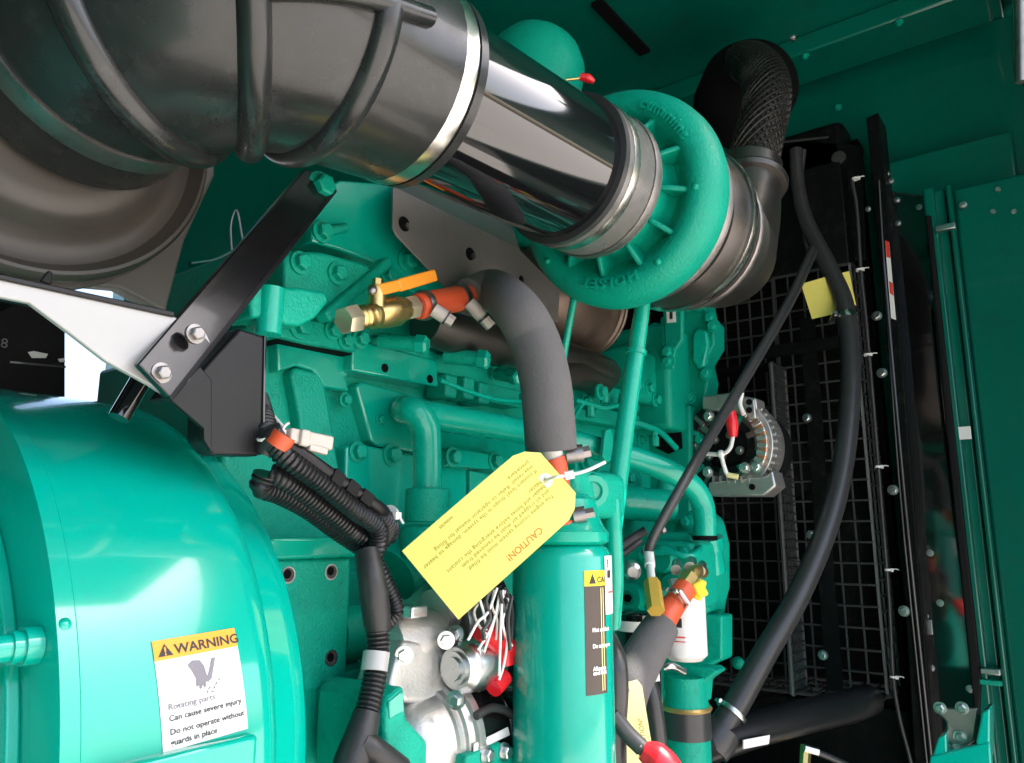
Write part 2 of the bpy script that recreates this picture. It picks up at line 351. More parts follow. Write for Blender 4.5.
for (x, y) in ((887, 174), (891, 181), (868, 209), (883, 201), (897, 200), (884, 213), (890, 218), (898, 223), (891, 229), (919, 207)): bolt(rad, X(x, y, 1.938 if x < 880 else 1.998), -EX, .0045, mat='steel', name='daylight_dot')  # steel heads stand in for small holes with daylight behind
for (x, y, w_, h_) in ((929, 627, 5, 9),):
    b = MB(); p = X(x, y, 1.998); b.box((p.x-.004, p.y-.007, p.z-.016), (p.x, p.y+.007, p.z+.016)); build('steel_plate', b, 'steel', rad, bevel=.001)
for (x, y) in ((930, 553), (925, 616), (931, 668), (940, 603), (970, 689)): bolt(rad, X(x, y, 1.998 if x<960 else 1.93), -EX, .005, mat='steel', name='screw')
# red and white sticker on the frame
b = MB(); b.prism(upoly([(885, 240), (889, 242), (896, 320), (891, 318)], 1.932), (.002, 0, 0)); lb = build('warning_sticker', b, 'whitelabel', rad)
b = MB(); b.prism(upoly([(885, 240), (889, 242), (890.4, 258), (886.6, 257)], 1.9312), (.0004, 0, 0)); build('red_band', b, 'redink', lb); b = MB(); b.prism(upoly([(889, 281), (892.6, 283), (893.6, 296), (890, 293)], 1.9312), (.0004, 0, 0)); build('red_band', b, 'redink', lb)
# fan shroud and fan behind the guard
b = MB(); c = V((1.99, .86, -.02)); b.lathe([(0, .40), (.05, .42), (.055, .40), (.005, .385)], c, EX, 48); build('shroud_ring', b, 'radiator', rad)
fan = thing('cooling_fan', 'black cooling fan behind the wire guard', 'fan', (1.95, .86, -.02))
b = MB(); b.lathe([(0, .02), (0, .09), (.03, .1), (.05, .1)], (1.92, .86, -.02), EX, 32); build('hub', b, 'radiator', fan)
for k in range(8):
    a = k*PI/4+.2; e = V((0, math.cos(a), math.sin(a))); t = V((0, -math.sin(a), math.cos(a)))
    b = MB(); b.prism([V((1.95, .86, -.02))+e*.09-t*.03-EX*.02, V((1.95, .86, -.02))+e*.37-t*.07-EX*.025, V((1.95, .86, -.02))+e*.37+t*.07+EX*.025, V((1.95, .86, -.02))+e*.09+t*.03+EX*.02], EX*.004); build('blade', b, 'radiator', fan)

# ------------------------------------------------------------------ wire fan guard
gd = thing('fan_guard', 'black welded wire mesh guard box in front of the radiator', 'guard', (1.85, .6, -.37))
W = .0026
def mesh_panel(name, o, ax, ay, nx, ny, mat='wire', r=W, frame=True):
    o, ax, ay = V(o), V(ax), V(ay); b = MB(); nn = ax.cross(ay).normalized()
    for i in range(nx+1):
        p = o+ax*(i/nx); b.tube([p, p+ay], r*(1.6 if frame and i in (0, nx) else 1), 6, 1)
    for j in range(ny+1):
        p = o+ay*(j/ny)+nn*r*1.2; b.tube([p, p+ax], r*(1.6 if frame and j in (0, ny) else 1), 6, 1)
    return build(name, b, mat, gd)
ZT = X(860, 262, 1.90).z
# outer front panel (right of the strip), its right side, the inner strip, the lower floor
GU = 1.90
p1, p2 = X(812, 690, GU), X(888, 697, GU)
zlo = p2.z; 
nR = p2.y; nL = X(800, 690, GU).y
mesh_panel('front_mesh', (GU, nL, zlo), (0, nR-nL, 0), (0, 0, ZT-zlo), 5, 21)
mesh_panel('front_mesh', (GU+.01, nL+.30, zlo), (0, -.30, 0), (0, 0, ZT-zlo), 9, 21)
mesh_panel('side_mesh', (GU, nR, zlo), (.12, 0, 0), (0, 0, ZT-zlo), 3, 28)
mesh_panel('bottom_mesh', (GU-.005, nR, zlo), (.13, 0, 0), (0, nL-nR+.32, 0), 2, 14)
mesh_panel('bottom_mesh', (GU-.075, nR, zlo), (.073, 0, 0), (0, nL-nR+.30, 0), 1, 15)
b = MB()
for k in range(15):
    y0 = nR+(nL-nR+.30)*k/15; b.tube([V((GU-.074, y0, zlo+.001)), V((GU-.002, y0+(nL-nR+.30)/15, zlo+.001))], W, 6, 1)
build('bottom_bracing', b, 'wire', gd)
zt = X(778, 362, 1.80).z; ys = X(779, 500, 1.80).y
mesh_panel('inner_strip', (1.80, ys, zlo), (.10, 0, 0), (0, 0, zt-zlo), 5, 36)
b = MB()
for uu in (1.80, 1.90): b.bar((uu, ys-.003, zlo), (uu, ys-.003, zt), .007, .004, EX)
for yy in (nR,): b.bar((GU-.003, yy, zlo), (GU-.003, yy, ZT), .006, .004, EY)
build('edge_strip', b, 'wireedge', gd)
b = MB(); b.prism([(1.802, ys+.002, zt), (1.90, ys+.002, zt), (1.90, ys+.5, zt), (1.802, ys+.5, zt)], (0, 0, .003)); build('top_plate', b, 'radiator', gd)
b = MB()
for (x0, y0, x1, y1, w_) in ((801, 318, 842, 690, .035), (842, 330, 854, 480, .0)):
    if w_: 
        q0, q1 = X(x0+6, y0, GU-.012), X(x1-14, y1, GU-.012); b.bar((GU-.012, q0.y, q0.z), (GU-.012, q0.y, zlo), w_, .006, EY)
build('flat_upright', b, 'radiator', gd)
b = MB(); q = X(780, 345, GU-.012); b.box((GU-.02, nR, q.z-.03), (GU-.014, ys+.05, q.z)); build('cross_plate', b, 'radiator', gd)
for (x, y) in ((807, 418), (823, 655), (811, 535)): bolt(gd, X(x, y, GU-.017), -EX, .007, mat='steel')
b = MB(); b.prism(upoly([(690, 180), (800, 140), (862, 145), (866, 260), (700, 260)], 1.99), (.02, 0, 0)); build('upper_plate', b, 'radiator', gd, bevel=.003)
b = MB(); b.box((GU-.004, nR, ZT+.003), (GU+.06, nL+.30, ZT+.27)); build('upper_shroud', b, 'radiator', gd, bevel=.004)
b = MB(); q_ = X(838, 157, GU-.006); b.lathe([(0, .012), (.003, .013), (.003, .017), (.006, .017)], q_, EX, 24); build('shroud_ring', b, 'wire', gd)
b = MB(); b.tube([X(784, 142, GU-.008), X(828, 137, GU-.008)], .003, 8, 1); build('shroud_edge', b, 'wire', gd)
# cable run tied to the right edge of the guard
cb = MB(); pth = [X(x, y, GU-.02) for x, y in ((852, 180), (857, 210), (861, 272), (866, 320), (873, 400), (881, 500), (889, 600), (893, 676), (900, 720), (912, 770), (915, 830))]
cb.tube(pth, .0042, 10, 6); build('guard_cable', cb, 'hose', label='thin black cable tied down the right edge of the wire guard', category='cable')
for (x, y, wh) in ((859, 270, 'second from the top, level with the yellow tag,'), (867, 355, 'third from the top, just below the yellow tag,'), (878, 467, 'fourth from the top, level with the alternator,'), (888, 570, 'second lowest'), (893, 677, 'lowest, at the bottom corner of the guard,'), (855, 179, 'topmost')):
    tie('white cable tie, '+wh+' on the thin cable', X(x, y, GU-.02), V((.1, 0, 1)), .006, group='white cable ties down the wire guard', tail=(.0, -.014, .001))
# ------------------------------------------------------------------ flywheel housing drum
DN, DZ, DR = .879, -.2, .338
_q = X(14, 720, .245); GR = math.hypot(_q.y-DN, _q.z-DZ)
dm = thing('flywheel_housing', 'large glossy teal drum shaped flywheel housing with a warning label', 'flywheel housing', (.34, DN, -.6))
b = MB(); b.lathe([(.245, .22), (.245, DR-.003), (.2465, DR+.0012), (.259, DR+.0012), (.2602, DR), (.394, DR), (.404, DR-.0012), (.413, DR-.005), (.419, DR-.012), (.422, DR-.021), (.430, .3155), (.445, .3126), (.460, .3100), (.467, .303), (.470, .29), (.472, .2)], (0, DN, DZ), EX, 160); build('drum', b, 'drum', dm)
b = MB(); b.lathe([(-.58, GR), (.2445, GR), (.2445, .2)], (0, DN, DZ), EX, 96); build('generator_end', b, 'drum', dm)
b = MB(); b.lathe([(.235, GR+.012), (.2447, GR+.012), (.2447, .2)], (0, DN, DZ), EX, 96); build('flange', b, 'drum', dm, bevel=.002)
def cyl(u0, f0, R): # map local (x right, y up) to the drum skin
    return lambda a, c, z=0: V((u0+a, DN-(R+z)*math.cos(f0+c/R), DZ+(R+z)*math.sin(f0+c/R)))
# bolt through the flange
p = V((.2, DN-.2925*math.cos(.22), DZ+.2925*math.sin(.22))); p = X(38, 645, .245)-EX*.024
b = MB(); b.lathe([(-.018, .0035), (-.018, .0085), (-.0165, .0092), (.006, .0092), (.006, .0112), (.0095, .0112), (.0095, .0105), (.013, .0105), (.013, .0130), (.0235, .0130)], p, EX, 28); b2 = build('flange_bolt', b, 'drum', dm)
b = MB(); b.lathe([(-.0183, .0), (-.0183, .0042), (-.0175, .0042)], p, EX, 6); build('bolt_socket', b, 'dark', b2)
# foot ledge under the label
b = MB(); e = DN-math.sqrt(DR**2-(.035)**2)
b.box((.268, e-.010, -.245), (.386, e+.05, -.152)); build('ledge', b, 'drum', dm, bevel=.004)
b = MB(); b.box((.398, DN-DR-.005, -.30), (.413, DN-DR+.03, -.2)); build('rib', b, 'drum', dm, bevel=.004)
b = MB(); b.sphere(cyl(.252, .42, DR-.002)(0, 0, 0), .0055); build('weld_bead', b, 'drum', dm)
# warning label bent round the drum
LW, LH = .0725, .092; f0 = math.radians(6.0); R1 = DR+.0006
def patch(fn, x0, x1, y0, y1, nx=6, ny=16, z=0, t=.0004):
    b = MB(); vs = [fn(x0+(x1-x0)*i/nx, y0+(y1-y0)*j/ny, z) for j in range(ny+1) for i in range(nx+1)]
    return b.add(vs, [(j*(nx+1)+i, j*(nx+1)+i+1, (j+1)*(nx+1)+i+1, (j+1)*(nx+1)+i) for j in range(ny) for i in range(nx)])
lf0 = cyl(.3122, f0, R1); LT = math.radians(3.2)
lf = lambda a, c, z=0: lf0(.0002+(a*math.cos(LT)-c*math.sin(LT))*.945+.003, .0120+(a*math.sin(LT)+c*math.cos(LT))*.83, z)
wl = build('warning_label', patch(lf, 0, LW, 0, LH), 'whitelabel', dm)
build('header', patch(lf, 0, LW, LH-.0175, LH, z=.0003), 'amber', wl)
words('lettering', 'WARNING', lambda a, c, z: lf(.0170+a, LH-.0140+c, .0006), .0118, 'ink', wl, bold=.0003, spacing=1.0)
b = MB(); b.add([lf(.003, LH-.0145, .0006), lf(.0155, LH-.0145, .0006), lf(.00925, LH-.0035, .0006)], [(0, 1, 2)]); build('warning_triangle', b, 'ink', wl)
words('exclamation', '!', lambda a, c, z: lf(.0078+a, LH-.0137+c, .0009), .010, 'amber', wl, bold=.0002)
def inkpoly(pts, name='pictogram'):
    b = MB(); b.add([lf(x, y, .0006) for x, y in pts], [tuple(range(len(pts)))]); return build(name, b, 'greyink', wl)
inkpoly([(.0255, .0665), (.030, .0695), (.0365, .0685), (.0395, .063), (.0405, .056), (.0425, .0505), (.0415, .0480), (.0392, .0492), (.0390, .0450), (.0372, .0442), (.0362, .0478), (.0350, .0438), (.0332, .0440), (.0330, .0480), (.0318, .0462), (.0305, .0475), (.0312, .0535), (.0290, .060)])
inkpoly([(.047, .0685), (.0505, .0685), (.0445, .0505), (.0418, .0488), (.0408, .0515)])
for (x, y, a) in ((.0415, .043, .3), (.044, .0395, -.2), (.0395, .040, 1.2), (.048, .0455, 1.0), (.051, .0485, .5), (.046, .0425, .9)):
    dx, dy = .0022*math.cos(a), .0022*math.sin(a); inkpoly([(x-dx, y-dy), (x+dy*.35, y-dx*.35), (x+dx, y+dy), (x-dy*.35, y+dx*.35)], 'pictogram_spark')
for (t, y, s) in (('Rotating parts', .0325, .0072), ('Can cause severe injury', .0235, .0067), ('Do not operate without', .0125, .0067), ('guards in place', .0040, .0067)):
    words('lettering', t, (lambda yy: lambda a, c, z: lf(.0060+a*.97, yy+c, .0006))(y), s, 'ink' if y < .03 else 'greyink', wl, bold=.00012)

# ------------------------------------------------------------------ engine
en = thing('diesel_engine', 'teal painted diesel engine block with cylinder heads and bolted covers', 'engine', (1.0, .88, -.7))
b = MB(); b.box((.473, .745, -.65), (1.62, 1.05, .212)); build('block', b, 'cast', en, bevel=.006)
b = MB(); b.box((.50, .735, .216), (1.60, 1.05, .33)); build('cylinder_head', b, 'cast', en, bevel=.006)
b = MB()
for i in range(3): b.box((.62+i*.33, .80, .333), (.92+i*.33, 1.02, .42))
build('rocker_cover', b, 'smooth', en, bevel=.02)
# block face castings, drawn on planes in front of the block face
pad('cover_pad', [(346, 447), (358, 443), (470, 468), (470, 560), (344, 548)], .722, .05, 'flat', en)
pad('casting_pad', [(291, 373), (296, 367), (318, 372), (325, 382), (345, 500), (300, 500), (300, 420)], .728, .03, 'cast', en, .004)
pad('casting_pad', [(356, 386), (362, 381), (430, 400), (560, 432), (560, 470), (470, 462), (378, 446), (371, 440)], .726, .03, 'flat', en, .004)
pad('head_rail', [(277, 339), (352, 355), (352, 372), (346, 378), (350, 392), (324, 387), (314, 371), (296, 366), (278, 372)], .728, .03, 'flat', en)
pad('head_rail', [(352, 338), (437, 360), (439, 387), (352, 371)], .712, .05, 'flat', en)
pad('head_rail', [(444, 372), (470, 378), (520, 390), (520, 408), (444, 391)], .714, .05, 'cast', en)
pad('head_rail', [(556, 398), (640, 416), (640, 430), (556, 416)], .714, .05, 'cast', en)
for (x, y) in ((385, 368), (430, 379)):
    b = MB(); b.lathe([(0, .0058), (.003, .0058)], N(x, y, .7115)-EY*.0005, EY, 16); build('tapped_hole', b, 'dark', en)
# gasket line under the head
b = MB(); b.prism(ppoly([(277, 338), (352, 353.5), (352, 354.7), (277, 339.3)], .7085), (0, .04, 0)); build('gasket', b, 'dark', en)
# bolted flange plate, casting boss and mounting plates at the flywheel end of the head
pad('end_plate', [(285, 256), (292, 250), (322, 252), (362, 262), (384, 276), (372, 300), (310, 312), (284, 305)], .665, .09, 'cast', en, .004)
pad('upper_plate', [(312, 196), (340, 180), (393, 184), (394, 232), (440, 282), (452, 300), (430, 305), (372, 262), (340, 250), (312, 242)], .69, .08, 'flat', en, .003)
pad('skirt', [(262, 322), (300, 316), (352, 330), (356, 352), (310, 344), (276, 336)], .70, .05, 'cast', en, .003)
b = MB(); b.prism(ppoly([(250, 292), (258, 285), (300, 287), (326, 291), (330, 301), (316, 318), (300, 326), (284, 324), (280, 316), (252, 318)], .63), (0, .06, 0)); bs = build('cast_boss', b, 'cast', en, bevel=.005)
b = MB(); q = N(269, 318, .634); b.lathe([(-.018, .010), (-.017, .013), (.004, .0135), (.03, .014)], q, EZ, 24); build('plug_boss', b, 'smooth', en)
b = MB(); b.bar(N(386, 262, .67), N(322, 318, .66), .014, .02, EZ); build('web', b, 'cast', en, bevel=.004)
for (x, y, n, r) in ((300, 263, .664, .0085), (337, 274, .664, .0085), (300, 327, .699, .0095), (332, 331, .699, .0075), (345, 341, .699, .007), (320, 187, .64, .011), (322, 232, .689, .009), (406, 262, .689, .010), (388, 276, .689, .008), (360, 339, .699, .008),
                     (357, 452, .7215, .0085), (391, 455, .7215, .0095), (452, 457, .705, .009), (494, 461, .705, .009), (360, 500, .7215, .006)):
    bolt(en, N(x, y, n), -EY, r)
b = MB(); b.tube([N(318, 186, .66), N(318, 186, .74)], .014, 16, 1); build('stand_off', b, 'cast', en)
b = MB(); b.tube([N(326, 232, .685), N(345, 228, .685)], .006, 10, 1); build('pin', b, 'cast', en)
pad('link_plate', [(446, 451), (452, 447), (500, 455), (502, 466), (496, 470), (447, 466)], .705, .03, 'flat', en)
# horizontal studs below the exhaust manifold
for (x0, y0, x1, y1, r) in ((380, 341, 427, 345, .010), (445, 356, 488, 360, .011), (498, 374, 520, 378, .010)):
    p0 = N(x0, y0, .70); p1 = N(x1, y1, .645); b = MB(); b.tube([p0, p0+(p1-p0)*.8], r, 16, 1); q = build('manifold_stud', b, 'cast', en)
    d = (p1-p0).normalized(); b = MB(); b.lathe([(0, r*1.25), (.012, r*1.25), (.015, r*.9)], p0+(p1-p0)*.78, d, 6); build('stud_nut', b, 'smooth', q)
b = MB(); b.prism(ppoly([(352, 340), (395, 335), (437, 352), (520, 370), (640, 392), (640, 412), (520, 394), (437, 372), (352, 353)], .715), (0, .05, 0)); build('manifold_flange', b, 'cast', en, bevel=.004)
for (x, y) in ((452, 386), (470, 388), (485, 393), (575, 396), (597, 401), (612, 396)):
    b = MB(); q = N(x, y, .70); b.box((q.x-.012, q.y, q.z-.016), (q.x+.012, q.y+.04, q.z+.016)); build('head_lug', b, 'cast', en, bevel=.004)
for (x, y) in ((598, 390), (585, 402), (634, 385), (648, 388), (655, 400)): bolt(en, N(x, y, .69), -EY, .009)
# machined mounting ledge beside the drum
b = MB(); b.box((.474, .664, -.162), (.588, .80, -.028)); mt = build('mounting_bracket', b, 'cast', en, bevel=.004)
b = MB(); b.box((.474, .655, -.028), (.597, .80, -.006)); build('ledge_slab', b, 'smooth', mt, bevel=.004)
for (x, y) in ((288, 575), (331, 572), (331, 658)):
    b = MB(); q = N(x, y, .664); b.lathe([(-.0008, .0075), (-.0008, .0085), (.001, .0085)], q, EY, 20); build('hole_rim', b, 'steel', mt)
    b = MB(); b.lathe([(-.0012, .0), (-.0012, .0070), (.002, .0070)], q, EY, 20); build('bolt_hole', b, 'holefill', mt); b = MB(); b.lathe([(-.0014, .0), (-.0014, .0046), (.002, .0046)], q+V((-.0016, 0, .001)), EY, 20); build('bore', b, 'dark', mt)
pad('lower_casting', [(296, 686), (378, 664), (402, 690), (408, 763), (408, 830), (296, 830)], .665, .1, 'cast', en, .004)
pad('lower_casting', [(372, 690), (394, 682), (428, 720), (440, 763), (440, 830), (340, 830), (352, 730)], .635, .1, 'smooth', en, .004)
pad('lower_web', [(346, 572), (420, 560), (520, 600), (520, 700), (346, 700)], .735, .05, 'cast', en, .003)
b = MB(); q = N(358, 632, .70); b.lathe([(0, .03), (.08, .03)], q-EX*.04, EX, 28); build('round_boss', b, 'cast', en)
b = MB(); b.tube([N(392, 575, .70), N(430, 552, .70), N(520, 600, .70)], .035, 20, 6); build('oil_gallery', b, 'cast', en)
# gear case at the radiator end
def gpad(name, pts, u, depth, mat, bevel=.004): return build(name, MB().prism(upoly(pts, u), (depth, 0, 0)), mat, en, bevel=bevel)
gpad('gear_case', [(660, 318), (684, 300), (704, 298), (707, 314), (714, 322), (714, 345), (704, 362), (708, 380), (704, 402), (698, 470), (705, 520), (716, 545), (716, 600), (700, 690), (600, 690), (600, 420), (655, 400)], 1.50, .06, 'turbo')
gpad('cover_oval', [(692, 334), (697, 328), (706, 330), (708, 345), (704, 366), (698, 370), (692, 360)], 1.49, .02, 'smooth', .005)
gpad('lift_bracket', [(662, 303), (666, 299), (682, 300), (682, 340), (675, 350), (673, 369), (662, 367), (657, 352), (664, 344)], 1.36, .014, 'turbo')
b = MB(); b.prism(upoly([(666, 306), (675, 305), (676, 322), (667, 323)], 1.3585), (.001, 0, 0)); st = build('sticker', b, 'whitelabel', en)
b = MB(); b.prism(upoly([(669.5, 308), (672.5, 308), (672.5, 319), (669.5, 319)], 1.3578), (.0004, 0, 0)); build('sticker_mark', b, 'ink', st)
gpad('front_cover', [(640, 410), (690, 405), (690, 520), (640, 520)], 1.47, .03, 'turbo')
gpad('gap_shade_patch', [(653, 430), (664, 420), (680, 412), (682, 448), (668, 454), (656, 448)], 1.466, .003, 'dark', 0)  # black patch that paints the shade of a gap in the castings
for (x, y, u) in ((688, 306, 1.495), (699, 305, 1.495), (710, 318, 1.495), (713, 326, 1.495), (706, 374, 1.495), (668, 352, 1.355), (668, 362, 1.355), (690, 398, 1.495), (652, 370, 1.46), (645, 340, 1.46), (645, 352, 1.46)): bolt(en, X(x, y, u), -EX, .009)
b = MB(); b.box((1.40, .66, .20), (1.52, .80, .42)); b.box((1.30, .69, .25), (1.42, .80, .36)); build('thermostat_housing', b, 'turbo', en, bevel=.012)
b = MB(); q = X(640, 502, 1.22); b.tube([X(590, 500, 1.15), X(668, 506, 1.30)], .030, 20, 1); build('oil_cooler_tube', b, 'smooth', en)
b = MB(); b.tube([X(672, 470, 1.36), X(660, 512, 1.32)], .020, 16, 1); build('water_neck', b, 'cast', en)
# pump housing low at the radiator end
b = MB(); b.prism(upoly([(672, 522), (690, 508), (706, 518), (712, 545), (712, 590), (706, 612), (690, 622), (672, 610)], 1.30), (.09, 0, 0)); build('pump_housing', b, 'cast', en, bevel=.012)
b = MB(); b.lathe([(0, .034), (.02, .034), (.02, .03), (.06, .03)], X(703, 538, 1.285), V((.25, 0, -1)), 28); build('pump_neck', b, 'smooth', en)
b = MB(); b.prism(upoly([(612, 556), (640, 545), (656, 540), (692, 542), (694, 610), (650, 618), (612, 618)], 1.18), (.10, 0, 0)); fh_ = build('filter_head', b, 'cast', en, bevel=.008)
b = MB(); b.lathe([(0, .010), (-.004, .012), (-.004, .024), (.03, .026)], X(628, 598, 1.165), EX, 28); build('port_boss', b, 'smooth', fh_)
b = MB(); b.lathe([(-.0045, 0), (-.0045, .007), (0, .007)], X(628, 598, 1.165), EX, 6); build('port_plug', b, 'dark', fh_)
b = MB(); b.lathe([(0, .012), (0, .018), (.03, .018)], X(672, 585, 1.165), EX, 24); build('port_boss', b, 'cast', fh_)
gpad('pump_bracket', [(690, 612), (722, 616), (722, 660), (704, 668), (700, 690), (664, 690), (664, 640)], 1.32, .05, 'cast')
gpad('lower_bracket', [(664, 664), (712, 668), (718, 672), (704, 682), (702, 704), (668, 704), (664, 690)], 1.22, .04, 'cast')
b = MB(); q = X(687, 722, 1.22); b.lathe([(-.06, .035), (-.06, .036), (-.022, .036)], q, EZ, 32); build('lower_pipe', b, 'cast', en); b = MB(); b.lathe([(.026, .037), (.04, .032), (.07, .032)], q, EZ, 32); build('upper_neck', b, 'cast', en)
b = MB(); b.lathe([(-.022, .038), (.019, .038)], q, EZ, 32); build('rubber_sleeve', b, 'hose', en)
b = MB(); b.lathe([(.019, .0385), (.0225, .041), (.026, .0385)], q, EZ, 32); build('gold_gasket', b, 'gold', en)
b = MB(); b.sphere(X(738, 663, 1.5), .012); build('round_knob', b, 'cast', en)

# small fittings over the block and head
for (x, y, n, r) in ((300, 440, .727, .006), (318, 470, .727, .006), (560, 452, .715, .008), (585, 462, .71, .009), (520, 425, .70, .0075), (470, 425, .725, .006), (600, 478, .70, .011), (628, 478, .70, .009), (640, 440, .71, .008), (572, 410, .70, .007), (530, 404, .70, .007), (380, 420, .725, .005), (345, 400, .727, .006)):
    bolt(en, N(x, y, n), -EY, r)
pad('side_cover', [(575, 455), (640, 470), (646, 520), (580, 520)], .715, .04, 'smooth', en)
pad('side_cover', [(470, 470), (520, 480), (520, 520), (470, 510)], .715, .04, 'cast', en)
for (pts, r) in (([(575, 400), (590, 404), (604, 408), (622, 404)], .0045), ([(622, 420), (640, 424), (660, 432), (676, 448)], .006), ([(560, 424), (572, 420), (580, 408), (586, 400)], .0035), ([(440, 380), (470, 392), (500, 400), (540, 402)], .0032)):
    b = MB(); b.tube([N(x, y, .672) for x, y in pts], r, 12, 6); build('fuel_line', b, 'smooth', en)
for (x, y) in ((604, 396), (622, 402), (590, 410), (655, 440)):
    b = MB(); q = N(x, y, .675); b.lathe([(0, .008), (.018, .008), (.02, .006), (.028, .006)], q-EZ*.012, EZ, 8); build('line_fitting', b, 'cast', en)
for (x, y, u, r) in ((655, 330, 1.46, .010), (650, 395, 1.45, .009), (690, 415, 1.495, .008), (700, 440, 1.495, .008), (692, 460, 1.495, .008), (696, 500, 1.495, .008), (712, 560, 1.298, .008), (708, 600, 1.298, .008), (686, 522, 1.298, .008), (645, 560, 1.178, .007), (685, 552, 1.178, .007), (618, 575, 1.178, .007)):
    bolt(en, X(x, y, u), -EX, r)
b = MB(); b.lathe([(0, .018), (.006, .022), (.03, .022)], X(660, 560, 1.16), EX, 24); build('round_cap', b, 'cast', fh_)
b = MB(); b.prism(upoly([(640, 540), (652, 532), (690, 532), (694, 545), (640, 548)], 1.20), (.06, 0, 0)); build('head_rib', b, 'cast', fh_, bevel=.004)
b = MB(); b.tube([X(640, 556, 1.15), X(664, 552, 1.15), X(690, 556, 1.16), X(700, 548, 1.2)], .005, 12, 5); build('fuel_line', b, 'smooth', fh_)
b = MB(); b.lathe([(-.004, .0178), (-.003, .0198), (.003, .0198), (.004, .0178)], N(705, 538, .512), EZ, 28); build('pipe_seal', b, 'dark', en)
pad('starter_mount', [(386, 712), (388, 698), (405, 685), (407, 718), (428, 741), (434, 790), (384, 790)], .552, .10, 'cast', en, .005)
pad('mount_face', [(389, 702), (404, 690), (405, 712), (390, 720)], .5505, .01, 'flat', en, .002)
b = MB(); q = N(349, 660, .70); b.sphere(q, .012, 14, (1.3, .6, .7)); build('steel_plug', b, 'dullsteel', en)
# ------------------------------------------------------------------ coolant pipes on the engine
def pipe(name, label, pts, r, mat, cat_='pipe', seg=22, sub=8):
    b = MB(); b.tube(pts, r, seg, sub); return build(name, b, mat, label=label, category=cat_)
cp = thing('coolant_pipe', 'thick teal coolant pipe running along the engine block and bending down at both ends', 'pipe', N(427, 510, .66))
b = MB(); b.tube([N(404, 408, .735), N(405, 410, .69), N(413, 411, .664), N(421, 418, .655), N(426, 430, .653), N(427, 450, .653), N(427.5, 505, .653)], .0178, 24, 8); build('down_pipe', b, 'smooth', cp)
b = MB(); b.tube([N(418, 414, .665), N(450, 419, .662), N(540, 434.5, .645), N(600, 449, .605), N(640, 460, .57), N(674, 474, .535), N(692, 486, .52), N(702, 502, .512), N(705, 520, .51), N(705, 538, .512)], .0182, 24, 8); build('long_pipe', b, 'smooth', cp)
b = MB(); b.lathe([(-.02, .026), (-.018, .0275), (.018, .0275), (.02, .025)], N(427.5, 505, .655), EZ, 28); build('collar', b, 'cast', cp)
b = MB(); b.lathe([(-.03, .033), (.0, .033), (.004, .03)], N(427.5, 530, .66), EZ, 28); build('collar', b, 'cast', cp)
b = MB(); b.prism(ppoly([(606, 430), (612, 428), (615, 457), (608, 463), (603, 457)], .58), (0, .008, 0)); build('pipe_clip', b, 'cast', cp, bevel=.002)
dp = thing('oil_drain_pipe', 'long straight teal oil drain pipe slanting down from the turbocharger', 'pipe', D(612, 525, 1.02))
b = MB(); b.tube([D(645, 285, 1.10), D(642, 310, 1.10), D(636, 352, 1.09), D(622, 450, 1.06), D(612, 530, 1.03)], [.0112, .0112, .0125, .0135, .0135], 20, 4); build('tube', b, 'smooth', dp)
b = MB(); d = D(636, 352, 1.09)-D(622, 450, 1.06); b.lathe([(-.004, .012), (-.003, .0152), (.003, .0152), (.004, .012)], D(636, 352, 1.09), d, 24); build('joint_ring', b, 'smooth', dp)
b = MB(); b.tube([D(576, 285, 1.12), D(570, 320, 1.12), D(563, 360, 1.12), D(561, 385, 1.14)], .0055, 12, 4); build('oil_feed_pipe', b, 'smooth', label='thin teal oil feed pipe beside the brown manifold', category='pipe')

# ------------------------------------------------------------------ exhaust manifold and turbocharger
TC = N(622, 200, .45); TA = ray(1200, 505).normalized(); TX = (EZ-TA*EZ.dot(TA)).normalized(); TY = TA.cross(TX)
ex = thing('exhaust_manifold', 'brown heat stained exhaust manifold along the cylinder head under the turbocharger', 'exhaust manifold', N(560, 380, .66))
b = MB(); b.tube([N(425, 322, .685), N(450, 332, .685), N(500, 346, .685), N(550, 356, .68), N(585, 365, .68), N(606, 374, .70)], .029, 22, 6); build('log_pipe', b, 'exhaust', ex)
b = MB()
c0 = D(566, 318, 1.20); ax = (D(700, 360, 1.5)-D(566, 318, 1.20)).normalized()
b.lathe([(-0.1610, 0.0690), (-0.1150, 0.0978), (-0.0345, 0.1092), (0.0000, 0.1115), (0.0069, 0.1162), (0.0184, 0.1162), (0.0230, 0.1092), (0.0345, 0.1104), (0.0391, 0.1046), (0.0483, 0.1035), (0.0517, 0.1092), (0.0633, 0.1081), (0.0667, 0.1012), (0.0782, 0.0989), (0.0828, 0.1035), (0.0920, 0.1012), (0.0966, 0.0920), (0.1104, 0.0805), (0.1219, 0.0517), (0.1265, 0.0000)], D(560, 302, 1.44), V((.9, .12, .12)), 44); build('turbine_volute', b, 'rust', ex)
b = MB(); b.tube([N(600, 380, .70), N(575, 372, .68), N(550, 375, .68)], .03, 18, 5); build('elbow', b, 'exhaust', ex)
for (x, y) in ((636, 385), (600, 392)): bolt(ex, N(x, y, .655), -EY, .009, mat='cast')

